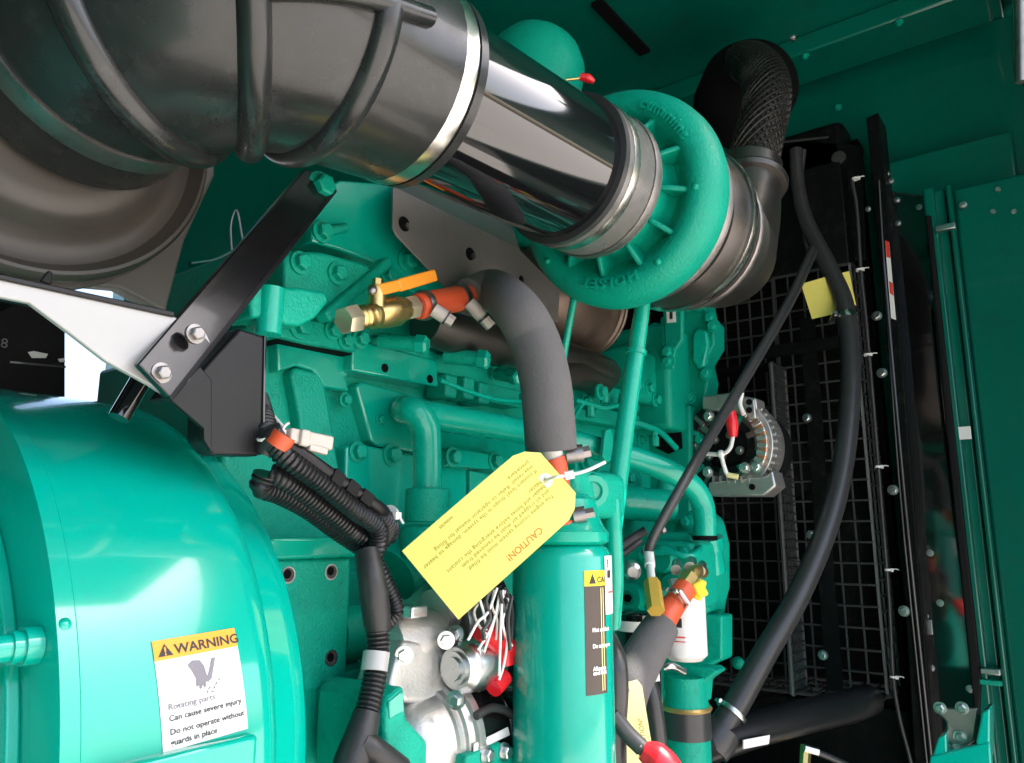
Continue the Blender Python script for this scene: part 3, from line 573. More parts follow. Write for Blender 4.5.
CA = (TA*.80+ray(622, 200).normalized()*.20).normalized(); CX = (EZ-CA*EZ.dot(CA)).normalized(); CY = CA.cross(CX); CS = .965; CC = TC-RT*.004
tu = thing('turbocharger', 'teal turbocharger with ribbed round compressor housing and raised cast lettering', 'turbocharger', TC-TA*0+EZ*-.14)
R0, rt = .1175, .0285
def tor(a, r_, h): # point of the compressor in its own frame
    return CC+(CA*h+(CX*math.cos(a)+CY*math.sin(a))*r_)*CS
prof = [(-.066, .070), (-.066, .078), (-.014, .080), (-.004, .086), (-.006, .091), (-.016, .099), (-.0255, .107), (-.0315, .115), (-.0325, .122), (-.030, .130), (-.023, .1375), (-.012, .1435), (.0, .1462), (.014, .1465), (.027, .143), (.038, .133), (.05, .115), (.06, .05), (.06, .0)]
PH = [(r_, h_) for h_, r_ in prof[4:14]]
def vh(r_): return float(np.interp(r_, [p_[0] for p_ in PH], [p_[1] for p_ in PH]))
b = MB(); b.lathe([(h_*CS, r_*CS) for h_, r_ in prof], CC, CA, 96); comp = build('compressor_housing', b, 'turbo', tu)
for k in range(12):
    a = k*PI/6+.18; rd = (CX*math.cos(a)+CY*math.sin(a))*CS; tn = CA.cross(rd); b = MB()
    b.prism([CC+rd*.078-CA*.043-tn*.0035, CC+rd*.0845-CA*.043-tn*.0035, CC+rd*.1085-CA*.0275-tn*.0035, CC+rd*.1085-CA*.001-tn*.0035, CC+rd*.078-CA*.001-tn*.0035], tn*.007); build('rib', b, 'turbo', comp, bevel=.0025)
sgn = 1 if CY.dot(RT) > 0 else -1
def arc_text2(word, ang, rad, size, sp):
    def fn(x, y, z):
        a = sgn*(ang+x/rad); r_ = rad+y; h = vh(r_)-.0002-z
        return tor(a, r_, h)
    return words('lettering', word, fn, size, 'turbo', comp, ext=.0042, align='CENTER', bold=.0007, spacing=sp, cuts=3)
arc_text2('cummins', math.radians(49), .1150, .0205, 1.12)
arc_text2('HOLSET', math.radians(183), .1120, .0185, 1.22)
for a in (1.75, 2.6, 4.1): b = MB(); b.sphere(tor(sgn*a, .121, -.032), .0045, 12); build('cast_dot', b, 'turbo', comp)
b = MB(); b.lathe([(.045, .07), (.05, .118), (.062, .122), (.07, .122), (.072, .09), (.10, .085), (.12, .06)], TC, TA, 60); build('bearing_housing', b, 'dullsteel', tu)
b = MB(); b.lathe([(.09, .08), (.10, .108), (.13, .116), (.165, .112), (.18, .10), (.19, .09)], TC, TA, 60); build('turbine_housing', b, 'exhaust', tu)
band(tu, TC+TA*.14, TA, .117, .014, .003, 'steelband', screw=UP)
band(tu, TC+TA*.185, TA, .103, .012, .006, 'dullsteel', name='v_band')
# exhaust elbow and braided flex pipe
ee = thing('exhaust_elbow', 'dull steel exhaust elbow turning up behind the turbocharger with rolled flange', 'exhaust pipe', TC+TA*.3)
q0 = TC+TA*.18; q3 = D(757, 150, 1.36)
e1 = D(738, 262, 1.30); 
b = MB(); b.tube([q0, q0+TA*.04, D(722, 252, 1.27), D(738, 228, 1.31), D(746, 198, 1.335), D(750, 165, 1.355)], [.098, .096, .088, .068, .058, .055], 36, 8); build('elbow', b, 'exhaust', ee)
b = MB(); b.lathe([(-.012, .05), (-.010, .061), (-.002, .064), (.004, .061), (.006, .05)], D(750, 184, 1.34), D(757, 130, 1.37)-D(750, 184, 1.34)+FW*.03, 40); build('flange_ring', b, 'exhaust', ee)
b = MB(); pth = [D(752, 172, 1.35), D(758, 140, 1.37), D(765, 112, 1.40), D(767, 92, 1.44), D(762, 74, 1.52), D(752, 64, 1.62), D(742, 62, 1.72)]
b.corr(pth, .0415, .006, .02, 30); fx = build('exhaust_flex_pipe', b, 'braid', label='dark braided flexible exhaust pipe rising to the roof', category='flexible pipe')
bp0 = resample(cat(pth, 12), .006); b = MB(); nb_ = len(bp0)
T_ = [(bp0[min(i+1, nb_-1)]-bp0[max(i-1, 0)]).normalized() for i in range(nb_)]; fx_ = [perp(T_[0])[0]]
for i in range(1, nb_): fx_.append((fx_[-1]-T_[i]*fx_[-1].dot(T_[i])).normalized())
for sg in (-1, 1):
    for k in range(20):
        pp = []
        for i in range(nb_):
            a = 2*PI*k/20+sg*i*.006/.05*.9; y_ = T_[i].cross(fx_[i]); pp.append(bp0[i]+(fx_[i]*math.cos(a)+y_*math.sin(a))*(.0422+.0006*sg))
        b.tube(pp, .0021, 5, 1)
build('braid_sleeve', b, 'braid', fx)
b = MB(); b.lathe([(-.05, .04), (-.035, .07), (-.01, .095), (.02, .108), (.12, .112), (.125, .09)], D(752, 82, 1.72), V((.8, .5, .12)), 44); build('flex_shade_shell', b, 'dark', label='black shell painting the shade round the top of the flexible pipe', category='collar')  # black shell put where there is only shade behind the flex pipe
# dome behind the pipe, on the far side
dome = thing('coolant_dome', 'rounded teal tank end behind the black intake pipe', 'tank', D(540, 70, 1.35))
b = MB(); cx = D(534, 75, 1.35); b.lathe([(-.3, .088), (0, .088), (.03, .084), (.055, .070), (.075, .048), (.086, .022), (.088, 0)], cx, V((.25, -.15, .95)), 40); build('dome_shell', b, 'turbo', dome)
b = MB(); b.bar(D(577, 55, 1.34), D(577, 75, 1.34), .010, .008, RT); build('strap', b, 'blackmatte', dome)
b = MB(); b.tube([D(580, 63, 1.33), D(580, 71, 1.33)], .004, 10, 1); build('strap_pin', b, 'white', dome)
rc = thing('red_capped_fitting', 'small red capped fitting on a thin brass rod behind the intake pipe', 'fitting', D(575, 80, 1.22))
b = MB(); b.tube([D(566, 80, 1.22), D(584, 78, 1.22)], .0022, 8, 1); build('rod', b, 'brass', rc)
b = MB(); b.tube([D(580, 77, 1.22), D(588, 78.5, 1.22), D(594, 82, 1.22)], [.006, .0075, .004], 12, 4); build('cap', b, 'red', rc)
# ------------------------------------------------------------------ air intake
ip = thing('intake_pipe', 'glossy black air intake pipe between rubber elbow and turbocharger', 'pipe', TC-TA*.2)
RP = .083
b = MB(); b.lathe([(-.39, RP-.004), (-.39, RP), (-.055, RP), (-.055, RP-.004)], TC, TA, 96); build('tube', b, 'blackgloss', ip)
cpl = thing('coupling_hose', 'grey dusty rubber coupling sleeve with steel clamps joining black pipe to the turbocharger', 'hose', TC-TA*.07)
b = MB(); b.lathe([(-.127, RP+.0005), (-.125, RP+.006), (-.115, RP+.007), (-.055, RP+.006), (-.048, RP+.0055), (-.048, RP-.002)], TC, TA, 72); build('sleeve', b, 'sleeve', cpl)
b = MB(); b.lathe([(-.129, RP), (-.129, RP+.008), (-.121, RP+.008), (-.121, RP)], TC, TA, 72); build('sleeve_lip', b, 'hose', cpl)
band(cpl, TC-TA*.105, TA, RP+.0065, .013, .0015, 'steelband', screw=UP-RT*.1)
band(cpl, TC-TA*.060, TA, RP+.0065, .012, .0015, 'dullsteel', screw=UP+RT*.1)
el = thing('intake_elbow', 'large dusty black rubber intake elbow with moulded ribs and steel clamp bands', 'hose', TC-TA*.42)
BR = .125; S = .467
P0 = TC-TA*.354; PB = TC-TA*S
H1 = V((.03, 1, -.22)).normalized()          # direction in which the elbow leaves towards the air cleaner
A1 = -TA
path = [P0+(PB-P0)*(i/6) for i in range(6)]; nb = 16
cen = PB+(H1-A1*H1.dot(A1)).normalized()*BR
e0 = (PB-cen); e1 = A1*BR
for i in range(nb+1):
    t = i/nb*PI/2; path.append(cen+e0*math.cos(t)+e1*math.sin(t))
path += [path[-1]+(path[-1]-path[-2]).normalized()*.02*k for k in (1, 2)]
def er(i):
    f = i/(len(path)-1); return .0915+.0105*math.sin(PI*f)**.8+.004*f
b = MB(); b.tube(path, [er(i) for i in range(len(path))], 72, 1); build('elbow_body', b, 'rubber', el)
def frame(i):
    t = (path[min(i+1, len(path)-1)]-path[max(i-1, 0)]).normalized(); return path[i], t
for i in RIBS:
    p, t = frame(i); r_ = er(i); b = MB()
    b.lathe([(-.0125, r_-.002), (-.0105, r_+.004), (-.0065, r_+.0085), (-.002, r_+.010), (.002, r_+.010), (.0065, r_+.0085), (.0105, r_+.004), (.0125, r_-.002)], p, t, 72); build('rib', b, 'rubber', el)
# lengthwise rib
b = MB(); pts = []
for i in range(4, 12):
    p, t = frame(i); up = (EZ-t*EZ.dot(t)).normalized(); sd_ = t.cross(up); ang = LANG+.05*(i-3)
    d = (up*math.cos(ang)-sd_*math.sin(ang)*1); 
    if (sd_*-1).dot(-EY) < 0 and i < 8: pass
    pts.append(p+d*(er(i)+.002))
b.tube(pts, .0082, 12, 2); build('long_rib', b, 'rubber', el)
p, t = frame(1); band(el, TC-TA*.373, TA, .0927, .015, .002, 'steelband', screw=UP)
b = MB(); b.lathe([(-.356, .084), (-.352, .0932), (-.362, .0942)], TC, TA, 60); build('lip', b, 'rubber', el)
p, t = frame(len(path)-4); band(el, p, t, er(len(path)-4)+.0005, .018, .002, 'dullsteel', screw=EZ)
# air cleaner behind the elbow
AC = N(45, 95, .66); AR = .150
ac = thing('air_cleaner', 'large round dusty grey air cleaner housing behind the rubber elbow', 'air cleaner', AC-EZ*AR)
b = MB(); b.lathe([(-.012, .085), (-.010, .100), (-.004, .106), (.006, .112), (.014, .120), (.018, .130), (.016, .139), (.009, .1445), (.004, .147), (.004, .150), (.008, .153), (.016, .154), (.024, .152), (.028, AR-.006)], AC, EY, 96); build('end_cover', b, 'cleaner', ac)
b = MB(); b.lathe([(.028, AR-.006), (.45, AR-.006), (.45, 0)], AC, EY, 96); build('canister', b, 'blackmatte', ac)
b = MB(); b.lathe([(.030, AR-.004), (.032, AR+.006), (.05, AR+.006), (.052, AR-.004)], AC, EY, 96); build('outer_rim', b, 'cleaner', ac)
b = MB(); b.prism(ppoly([(-60, 225), (20, 268), (66, 283), (120, 288), (166, 312), (185, 240), (215, 175), (215, 100), (-60, 100)], .735), (0, .02, 0)); build('saddle_plate', b, 'greyplate', ac, bevel=.003)

# ------------------------------------------------------------------ brackets in front
bk = thing('support_bracket', 'triangular bracket plate, its pale grey a painted reflection, with black top edge below the air cleaner', 'bracket', N(90, 340, .57))
b = MB(); b.prism(ppoly([(-60, 262), (0, 279), (175, 317), (205, 330), (212, 345), (190, 380), (172, 399), (150, 385), (106, 361), (70, 333), (30, 303), (0, 297), (-60, 290)], .575), (0, .006, 0)); build('gusset', b, 'cream', bk, bevel=.0012)  # pale face colour stands in for the bright reflection on this plate
b = MB(); b.prism(ppoly([(-60, 257), (0, 273.5), (175, 311.5), (175, 317), (0, 279), (-60, 262.5)], .572), (0, .06, 0)); build('top_flange', b, 'blacksatin', bk, bevel=.001)
b = MB(); b.prism(ppoly([(41, 281), (46, 274), (49, 270), (53, 272), (52, 284)], .571), (0, .004, 0)); build('hook_tab', b, 'blackmatte', bk, bevel=.001)
st_ = thing('diagonal_strap', 'glossy black diagonal flat steel strap with two hex bolts', 'strap', N(168, 395, .55))
sp = [(138, 364), (296, 190), (338, 178), (336, 196), (172, 399)]
b = MB(); b.prism([N(138, 364, .560), N(172, 399, .560), N(336, 190, .640), N(306, 168, .640)], (0, .008, 0)); build('bar', b, 'strapblack', st_, bevel=.0015)
b = MB(); b.prism([N(169, 396, .5597), N(173, 401, .5597), N(337.5, 191.5, .6397), N(335, 187, .6397)], (0, .03, 0)); build('bar_lip', b, 'blacksatin', st_, bevel=.001)
for (x, y) in ((161, 373), (195, 334)):
    bolt(st_, N(x, y, .560+.0015*(195-x)/-34 if False else .562), -EY, .0052, .006, 'dullsteel')
bx = thing('black_bracket_box', 'black folded steel bracket box beside the diagonal strap', 'bracket', N(235, 455, .6))
b = MB(); b.prism(ppoly([(200, 372), (240, 328), (266, 336), (263, 452), (258, 456), (214, 455), (200, 440)], .60), (0, .022, 0)); build('box_face', b, 'blacksatin', bx, bevel=.003)
b = MB(); b.prism(ppoly([(170, 399), (200, 366), (212, 380), (212, 452), (204, 440), (204, 428)], .592), (0, .006, 0)); build('side_plate', b, 'blacksatin', bx, bevel=.001)
b = MB(); b.prism(ppoly([(264.5, 335), (267, 337), (265, 452), (262, 455)], .598), (0, .05, 0)); build('edge_flange', b, 'blackgloss', bx, bevel=.0008)
cbx = thing('control_box', 'black control box with small white markings behind the bracket', 'control box', N(30, 390, 1.0))
b = MB(); b.prism(ppoly([(-140, 240), (66, 240), (66, 470), (-140, 470)], 1.0), (0, .3, 0)); build('case', b, 'blackmatte', cbx, bevel=.004)
for pts in ([(28, 352), (34, 351), (48, 354), (46, 358), (32, 358)], [(58, 359), (64, 358), (66, 362), (60, 362)]):
    b = MB(); b.prism(ppoly(pts, .9985), (0, .001, 0)); build('white_mark', b, 'whitelabel', cbx)
b = MB(); b.prism(ppoly([(10, 361), (66, 366), (66, 368), (10, 363)], .998), (0, .004, 0)); build('panel_joint', b, 'wire', cbx)
words('lettering', '8', flat(N(0, 347, .9983), EX, EZ, -EY), .016, 'greyink', cbx)
b = MB(); b.tube([N(119, 418, .62), N(140, 382, .62), N(150, 366, .62)], .0085, 12, 2); build('strut_rod', b, 'blackgloss', label='short black strut rod leaning behind the pale bracket', category='rod')
# heat shield
hs = thing('heat_shield', 'grey brown folded heat shield plate with holes between intake pipe and engine', 'heat shield', N(470, 300, .655))
b = MB(); b.prism(ppoly([(393, 187), (520, 250), (560, 290), (558, 322), (540, 322), (500, 300), (450, 292), (397, 236), (393, 228)], .655), (0, .003, 0)); build('plate', b, 'shield', hs, bevel=.001)
b = MB(); b.prism([N(393, 186, .655), N(520, 249, .655), N(512, 225, .70), N(440, 185, .70), N(402, 180, .69)], V((.0, .001, -.003))); build('folded_edge', b, 'shield', hs, bevel=.0008)
for (x, y, r) in ((404, 224, .0095), (470, 254, .009), (521, 279, .005), (541, 317, .006)):
    b = MB(); b.lathe([(-.001, 0), (-.001, r), (.001, r)], N(x, y, .655), EY, 20); build('hole', b, 'dark', hs)
    b = MB(); b.lathe([(-.0012, r*.45), (-.004, r*.45), (-.004, 0)], N(x, y, .655)+V((.004, 0, -.002)), EY, 6); build('screw', b, 'dullsteel', hs)
# ------------------------------------------------------------------ ball valve, orange hose, foam hose
VN = .615
def PV(x, y): return N(x, y, VN)
va = thing('ball_valve', 'brass ball valve with orange lever screwed into the engine', 'valve', PV(375, 330))
v0, v1 = PV(331, 323), PV(472, 296); vd = (v1-v0).normalized(); Lv = (v1-v0).length
def vx(x): return v0+vd*(Lv*(x-332)/140)
def vp(prof): return [((vx(p)-v0).length*(1 if p >= 332 else -1), r) for p, r in prof]
b = MB(); b.lathe(vp([(342, .0145), (344, .0160), (352, .0160), (353, .0145)]), v0, vd, 6); build('hex_nut', b, 'palebrass', va)
b = MB(); b.lathe(vp([(350, .0115), (352, .0135), (354, .0115), (356, .0135), (358, .0115), (360, .0135), (362, .0120), (365, .0130), (366, .0155), (369, .0155), (370, .0145), (374, .0168), (382, .0175), (389, .0168), (392, .0145), (398, .0135)]), v0, vd, 32); build('body', b, 'brass', va)
b = MB(); b.lathe(vp([(384, .0180), (391, .0180)]), v0, vd, 8); build('hex_collar', b, 'brass', va)
b = MB(); b.lathe(vp([(396, .0135), (398, .0148), (406, .0148), (408, .0130)]), v0, vd, 6); build('end_nut', b, 'palebrass', va)
b = MB(); b.lathe(vp([(406, .011), (416, .011)]), v0, vd, 20); build('nipple', b, 'dullsteel', va)
b = MB(); q = PV(374, 306)-EY*.004; b.tube([q-EZ*.004, q+EZ*.022], .010, 14, 1); b.tube([q+EZ*.02, q+EZ*.030], .006, 6, 1); build('stem', b, 'brass', va)
b = MB(); b.bar(PV(372, 292)-EY*.012, PV(392, 287)-EY*.012, .013, .004, EZ); b.bar(PV(391, 287.5)-EY*.012, PV(428, 277)-EY*.012, .0145, .005, EZ); l_ = build('lever', b, 'lever', va, bevel=.0018)
b = MB(); b.sphere(PV(366, 292)-EY*.01, .0055, 12); build('stop_nut', b, 'dullsteel', va)
oh = thing('orange_hose', 'short orange silicone hose with two clamps between ball valve and foam covered hose', 'hose', PV(440, 310))
b = MB(); b.tube([vx(410), vx(412), vx(425), vx(475)], [.0145, .0158, .0162, .0166], 24, 4); build('sleeve', b, 'orange', oh)
for (x, e) in ((417, (434, 326)), (457, (472, 330))):
    k = band(oh, vx(x), vd, .0166 if x > 430 else .0160, .009, .002, 'dullsteel')
    q = vx(x)-EY*.016-EZ*.008; e_ = PV(*e)-EY*.03; d = (e_-q)
    b = MB(); b.tube([q, q+d*.7], .0085, 14, 1); s_ = build('clamp_spring_case', b, 'offwhite', k)
    b = MB(); b.tube([q+d*.62, q+d*.70], .0095, 14, 1); build('o_ring', b, 'hose', k)
    b = MB(); b.tube([q+d*.7, q+d*1.02], .0070, 6, 1); build('screw_head', b, 'offwhite', k)
fo = thing('foam_hose', 'thick hose in dark grey foam insulation bending down to the green canister', 'hose', D(556, 480, .84))
hp = [vx(466), vx(474), PV(490, 290)-EY*.006, D(516, 309, .885), D(534, 340, .865), D(545, 380, .85), D(549, 420, .845), D(551, 449, .845)]
b = MB(); b.tube(hp, [.024, .0255, .0265, .028, .0285, .0285, .0285, .0285], 32, 8); build('foam_sleeve', b, 'foam', fo)
b = MB(); b.tube([D(550.5, 440, .845), D(553, 462, .845)], .012, 20, 1); build('white_collar', b, 'white', fo)
b = MB(); b.tube([D(552, 458, .845), D(556, 476, .845), D(560, 530, .845)], .0145, 20, 2); build('orange_end', b, 'orange', fo)
b = MB(); b.tube([D(566, 455, .85), D(583, 453, .85)], .010, 14, 1); b.tube([D(582, 453, .85), D(590, 451, .85)], .007, 6, 1); build('hose_clamp', b, 'dullsteel', fo)
b = MB(); b.tube([D(573, 516, .835), D(585, 514, .835)], .009, 14, 1); b.tube([D(584, 514, .835), D(594, 512, .835)], .006, 6, 1); build('hose_clamp', b, 'dullsteel', fo)
for (q_, r_) in ((D(562, 524, .845), .016),): band(fo, q_, D(556, 476, .845)-D(560, 530, .845), r_, .012, .002, 'orange')

# ------------------------------------------------------------------ green canister with decals
KC = D(562.5, 640, .85); KR = .0555
KT = D(562.5, 545, .85).z; 
ca = thing('filter_canister', 'tall glossy teal canister with brown caution decal beside the starter motor', 'canister', V((KC.x, KC.y, KT-.45)))
b = MB(); b.lathe([(-.45, KR), (-.012, KR), (-.004, KR-.004), (.0, KR-.010)], V((KC.x, KC.y, KT)), EZ, 72); build('shell', b, 'canister', ca)
b = MB(); b.lathe([(0, KR-.008), (.004, KR-.002), (.014, KR-.002), (.018, KR-.006), (.03, KR-.012), (.05, KR-.016), (.056, .03)], V((KC.x, KC.y, KT)), EZ, 48); hd = build('filter_cap', b, 'smooth', ca)
b = MB(); b.box((KC.x-.0, KC.y-.02, KT+.03), (KC.x+.12, KC.y+.06, KT+.085)); build('mount_block', b, 'cast', ca, bevel=.010)
b = MB(); b.lathe([(0, .010), (-.004, .012), (-.004, .019), (.02, .021)], D(592, 491, .90), FW+RT*-.2, 24); build('port', b, 'smooth', ca)
b = MB(); q = D(617, 560, .90); b.tube([D(612, 500, .95), D(614, 540, .94), D(615, 585, .94), D(612, 625, .96)], .0105, 14, 3); build('side_pipe', b, 'smooth', ca)
kd = (V((0, 0, 0))-KC); kd.z = 0; kd.normalize(); ks = EZ.cross(kd)      # kd towards the camera, ks to its right
def kmap(a0, z0): return lambda x, y, z=0: V((KC.x, KC.y, z0+y))+(kd*math.cos(a0+x/KR)+ks*math.sin(a0+x/KR))*(KR+.0005+z)
def kz(y): return D(590, y, .83).z
kf = kmap(math.radians(25), kz(688)); HB = kz(570)-kz(688)
dl = build('caution_decal', patch(kf, 0, .030, 0, HB-.016), 'brown', ca)
build('yellow_header', patch(kf, 0, .031, HB-.016, HB, z=.0002), 'yellowplastic', dl)
b = MB(); b.add([kf(.0055, HB-.0135, .0005), kf(.0145, HB-.0135, .0005), kf(.010, HB-.003, .0005)], [(0, 1, 2)]); build('warning_triangle', b, 'ink', dl)
words('lettering', 'CAUTION', lambda a, c, z: kf(.016+a, HB-.0125+c, .0005), .0085, 'ink', dl, bold=.0002)
yy = HB
for (t, f) in (('Hot coolant', .50), ('Do not open', .37), ('Allow to\ncool first', .19)):
    words('lettering', t, (lambda y_: lambda a, c, z: kf(.0085+a*.95, y_+c, .0006))(f*HB), .0056, 'whitelabel', dl, bold=.0003, lsp=.75)
for a in (.021, .0245): build('decal_line', patch(kf, a, a+.0012, .003, HB-.018, z=.0004, nx=1), 'paleyellow', dl)
wf = kmap(math.radians(55), kz(614)); WH = kz(556)-kz(614)
wd = build('white_decal', patch(wf, 0, .022, 0, WH, z=.0006), 'whitelabel', ca)
build('red_line', patch(wf, .006, .022, WH*.36, WH*.39, z=.0009), 'redink', wd)
build('black_square', patch(wf, .005, .013, WH*.62, WH*.75, z=.0009), 'brown', wd)
words('lettering', '?', lambda a, c, z: wf(.004+a, WH*.80+c, .0009), .012, 'ink', wd, bold=.0004)

# ------------------------------------------------------------------ caution tag with zip tie
tg = thing('caution_tag', 'large yellow card tag with upside down printed lines tied under the foam hose', 'tag', D(490, 612, .77))
tc = [D(402, 551, .765), D(467, 612, .755), D(579, 502, .79), D(578.5, 495, .792), D(535, 449, .805), D(521, 449.5, .806)]
tn = (tc[1]-tc[0]).cross(tc[4]-tc[0]).normalized(); tn = -tn if tn.dot(FW) > 0 else tn
lx = (D(521, 449.5, .806)-D(402, 551, .765)).normalized()         # along the long side, foot to hole end
ctr = sum(tc, V())/6
tc = [p-tn*(p-ctr).dot(tn) for p in tc]; lx = (lx-tn*lx.dot(tn)).normalized(); ly = tn.cross(lx)
Lx = max((p-tc[0]).dot(lx) for p in tc)
def curl(p):  # slight bow of the card
    s = (p-tc[0]).dot(lx)/Lx; return p+tn*(.006*math.sin(PI*min(1, max(0, s))))
def grid_poly():
    b = MB(); nx = 14; top = []; bot = []
    wy0 = 0; wy1 = (tc[1]-tc[0]).dot(ly)
    for i in range(nx+1):
        s = Lx*i/nx; cut = max(0, (s-(Lx-.017))/.017)*.016
        a, c = (wy0, wy1) if wy1 > wy0 else (wy1, wy0)
        top.append(curl(tc[0]+lx*s+ly*(c-cut))); bot.append(curl(tc[0]+lx*s+ly*(a+cut)))
    vs = bot+top; f = [(i, i+1, nx+2+i, nx+1+i) for i in range(nx)]; n_ = len(vs)
    b.add(vs+[v-tn*.0006 for v in vs], f+[tuple(k+n_ for k in q[::-1]) for q in f]); return b
card = build('card', grid_poly(), 'yellow', tg)
tx, ty = -lx, -ly     # reading direction of the print (the card hangs upside down)
if tx.cross(ty).dot(tn) < 0: ty = -ty
Wt = abs((tc[1]-tc[0]).dot(ly)); 
# origin of the print: top left corner when the card is held the right way up
corners = [tc[0]+lx*s+ly*((tc[1]-tc[0]).dot(ly)*k) for s in (0, Lx) for k in (0, 1)]
o_ = min(corners, key=lambda p: p.dot(tx)-p.dot(ty)*1.0)
def tmap(x0, y0): return lambda a, c, z=0: curl(o_+tx*(x0+a)+ty*(-y0+c))+tn*.0004
words('lettering', 'CAUTION!', tmap(.052, .0150), .0096, 'caution', card, bold=.00008)
LN = [(.028, .0285, 'The engine cooling system must be filled'), (.028, .0345, 'and all trapped air must be removed from'), (.028, .0405, 'heater and hoses before energizing the coolant'), (.028, .0465, 'heater.'),
      (.024, .0585, 'If coolant level drops in the system, damage to heater'), (.024, .0645, 'may result. Refer to operator manual for filling'), (.024, .0705, 'procedure.')]
for (x, y, t) in LN: words('lettering', t, tmap(x-.008, y+.003), .0060, 'olive', card, spacing=1.12)
words('lettering', 'A0306789', tmap(.112, Wt-.006), .0042, 'olive', card)
hole = D(546, 480, .79); hole = hole-tn*((hole-ctr).dot(tn)); 
b = MB(); b.lathe([(.0, .0024), (.0016, .0028), (.0016, .0075), (.0, .008)], hole+tn*.0005, tn, 28); build('eyelet', b, 'white', tg)
b = MB(); b.lathe([(.0004, 0), (.0012, .0024)], hole+tn*.0005, tn, 16); build('eyelet_hole', b, 'dark', tg)
zt_ = MB(); zt_.tube([hole+tn*.002, D(556, 477, .775), D(570, 475, .78), D(588, 470, .78), D(605, 462, .79)], .0018, 8, 6); h_ = D(570, 475, .779); zt_.bar(D(565, 476, .778), D(574, 474, .778), .008, .006, UP)
build('cable_tie', zt_, 'white', label='white plastic cable tie with long tail holding the large yellow tag', category='cable tie')

# ------------------------------------------------------------------ starter motor
sm = thing('starter_motor', 'bright aluminium starter motor with black body and silver solenoid', 'starter motor', N(450, 763, .60))
SN = .60; sc_ = N(420, 742, SN)
b = MB(); b.lathe([(-.062, .0), (-.060, .022), (-.054, .036), (-.044, .047), (-.03, .054), (-.006, .057), (-.004, .060), (.004, .060), (.006, .0635), (.014, .065), (.016, .069), (.026, .069), (.026, .05)], sc_, EX, 56); nh = build('nose_housing', b, 'alu', sm)
b = MB(); b.prism(ppoly([(398, 652), (404, 640), (446, 640), (454, 664), (458, 692), (440, 704), (405, 704), (388, 690)], .574), (0, .05, 0)); build('web_casting', b, 'alu', nh, bevel=.006)
b = MB(); b.lathe([(-.062, .015), (-.058, .028), (-.03, .032), (.012, .033), (.02, .03)], N(424, 640, .605), EX, 40); build('gear_housing', b, 'alu', nh)
b = MB(); b.prism(ppoly([(388, 672), (400, 648), (404, 690), (392, 690)], .60), (0, .02, 0)); build('gusset', b, 'alu', nh, bevel=.003)
b = MB(); b.lathe([(0, .032), (.004, .034), (.03, .034), (.034, .030)], N(448, 624, .60), EX, 40); b.lathe([(0, .026), (.02, .026)], N(432, 614, .60), EX, 30); build('relay_housing', b, 'alu', sm)
b = MB(); b.lathe([(0, .035), (.016, .035), (.018, .02)], N(475, 629, .605), EX, 40); build('relay_cap', b, 'blackmatte', sm)
b = MB(); b.lathe([(0, .061), (.004, .0615), (.20, .0615), (.205, .058), (.21, 0)], sc_+EX*.026, EX, 56); build('motor_body', b, 'motorblack', sm)
b = MB(); b.lathe([(.052, .0617), (.053, .0628), (.060, .0628), (.061, .0617)], sc_+EX*.026, EX, 56); build('body_seam', b, 'strapblack', sm)
b = MB(); b.tube([N(476, 716, .536), N(492, 708, .536), N(508, 712, .536), N(522, 724, .536)], .0045, 10, 5); build('battery_cable', b, 'hose', sm)
b = MB(); b.prism(ppoly([(466, 756), (500, 742), (516, 748), (516, 790), (466, 790)], .53), (0, .03, 0)); build('mount_foot', b, 'cast', sm, bevel=.004)
for (x, y) in ((486, 755), (504, 752)): bolt(sm, N(x, y, .5295), -EY, .006, mat='steel')
b = MB(); b.tube([N(478, 690, .548), N(520, 672, .548)], .0028, 8, 1); build('long_bolt', b, 'steel', sm)
so_ = N(462, 667, .555)
b = MB(); b.lathe([(-.018, .0), (-.018, .012), (-.015, .012), (-.015, .017), (-.011, .017), (-.011, .021), (-.006, .023), (-.004, .0255), (.0, .027), (.045, .027), (.046, .024)], so_, EX, 40); build('solenoid', b, 'steel', sm)
b = MB(); b.lathe([(.044, .0265), (.060, .0265), (.064, .02), (.064, 0)], so_, EX, 40); build('solenoid_cap', b, 'blackmatte', sm)
for (x, y, n) in ((456, 634, .565), (467, 653, .55), (456, 700, .535), (478, 652, .54)): bolt(sm, N(x, y, n), -EX-EY*.4, .006, mat='steel')
b = MB(); b.prism(ppoly([(474, 744), (508, 727), (510, 735), (474, 752)], .533), (0, .001, 0)); pl_ = build('name_plate', b, 'whitelabel', sm)
words('lettering', '24V', flat(N(478, 748.5, .5325), N(508, 733, .5325)-N(478, 748.5, .5325), EZ, -EY), .009, 'ink', pl_)
for pts, r_ in (([(481, 629), (491, 636), (503, 645), (516, 652)], .0118), ([(493, 688), (498, 683), (504, 676)], .0100), ([(503, 640), (505, 664)], .0105)):
    b = MB(); b.tube([N(x, y, .532) for x, y in pts], r_, 16, 4); build('red_boot', b, 'red', sm)
b = MB(); b.tube([N(500, 682, .543), N(497, 672, .54)], .006, 8, 1); build('terminal_nut', b, 'steel', sm)
b = MB(); b.box(tuple(N(420, 612, .575)-V((.012, 0, .006))), tuple(N(420, 612, .575)+V((.012, .03, .006)))); build('cast_boss', b, 'alubright', sm, bevel=.002)
for (x, y, n) in ((446, 640, .565), (404, 655, .572)): bolt(sm, N(x, y, n), -EX-EY, .006, mat='alubright')
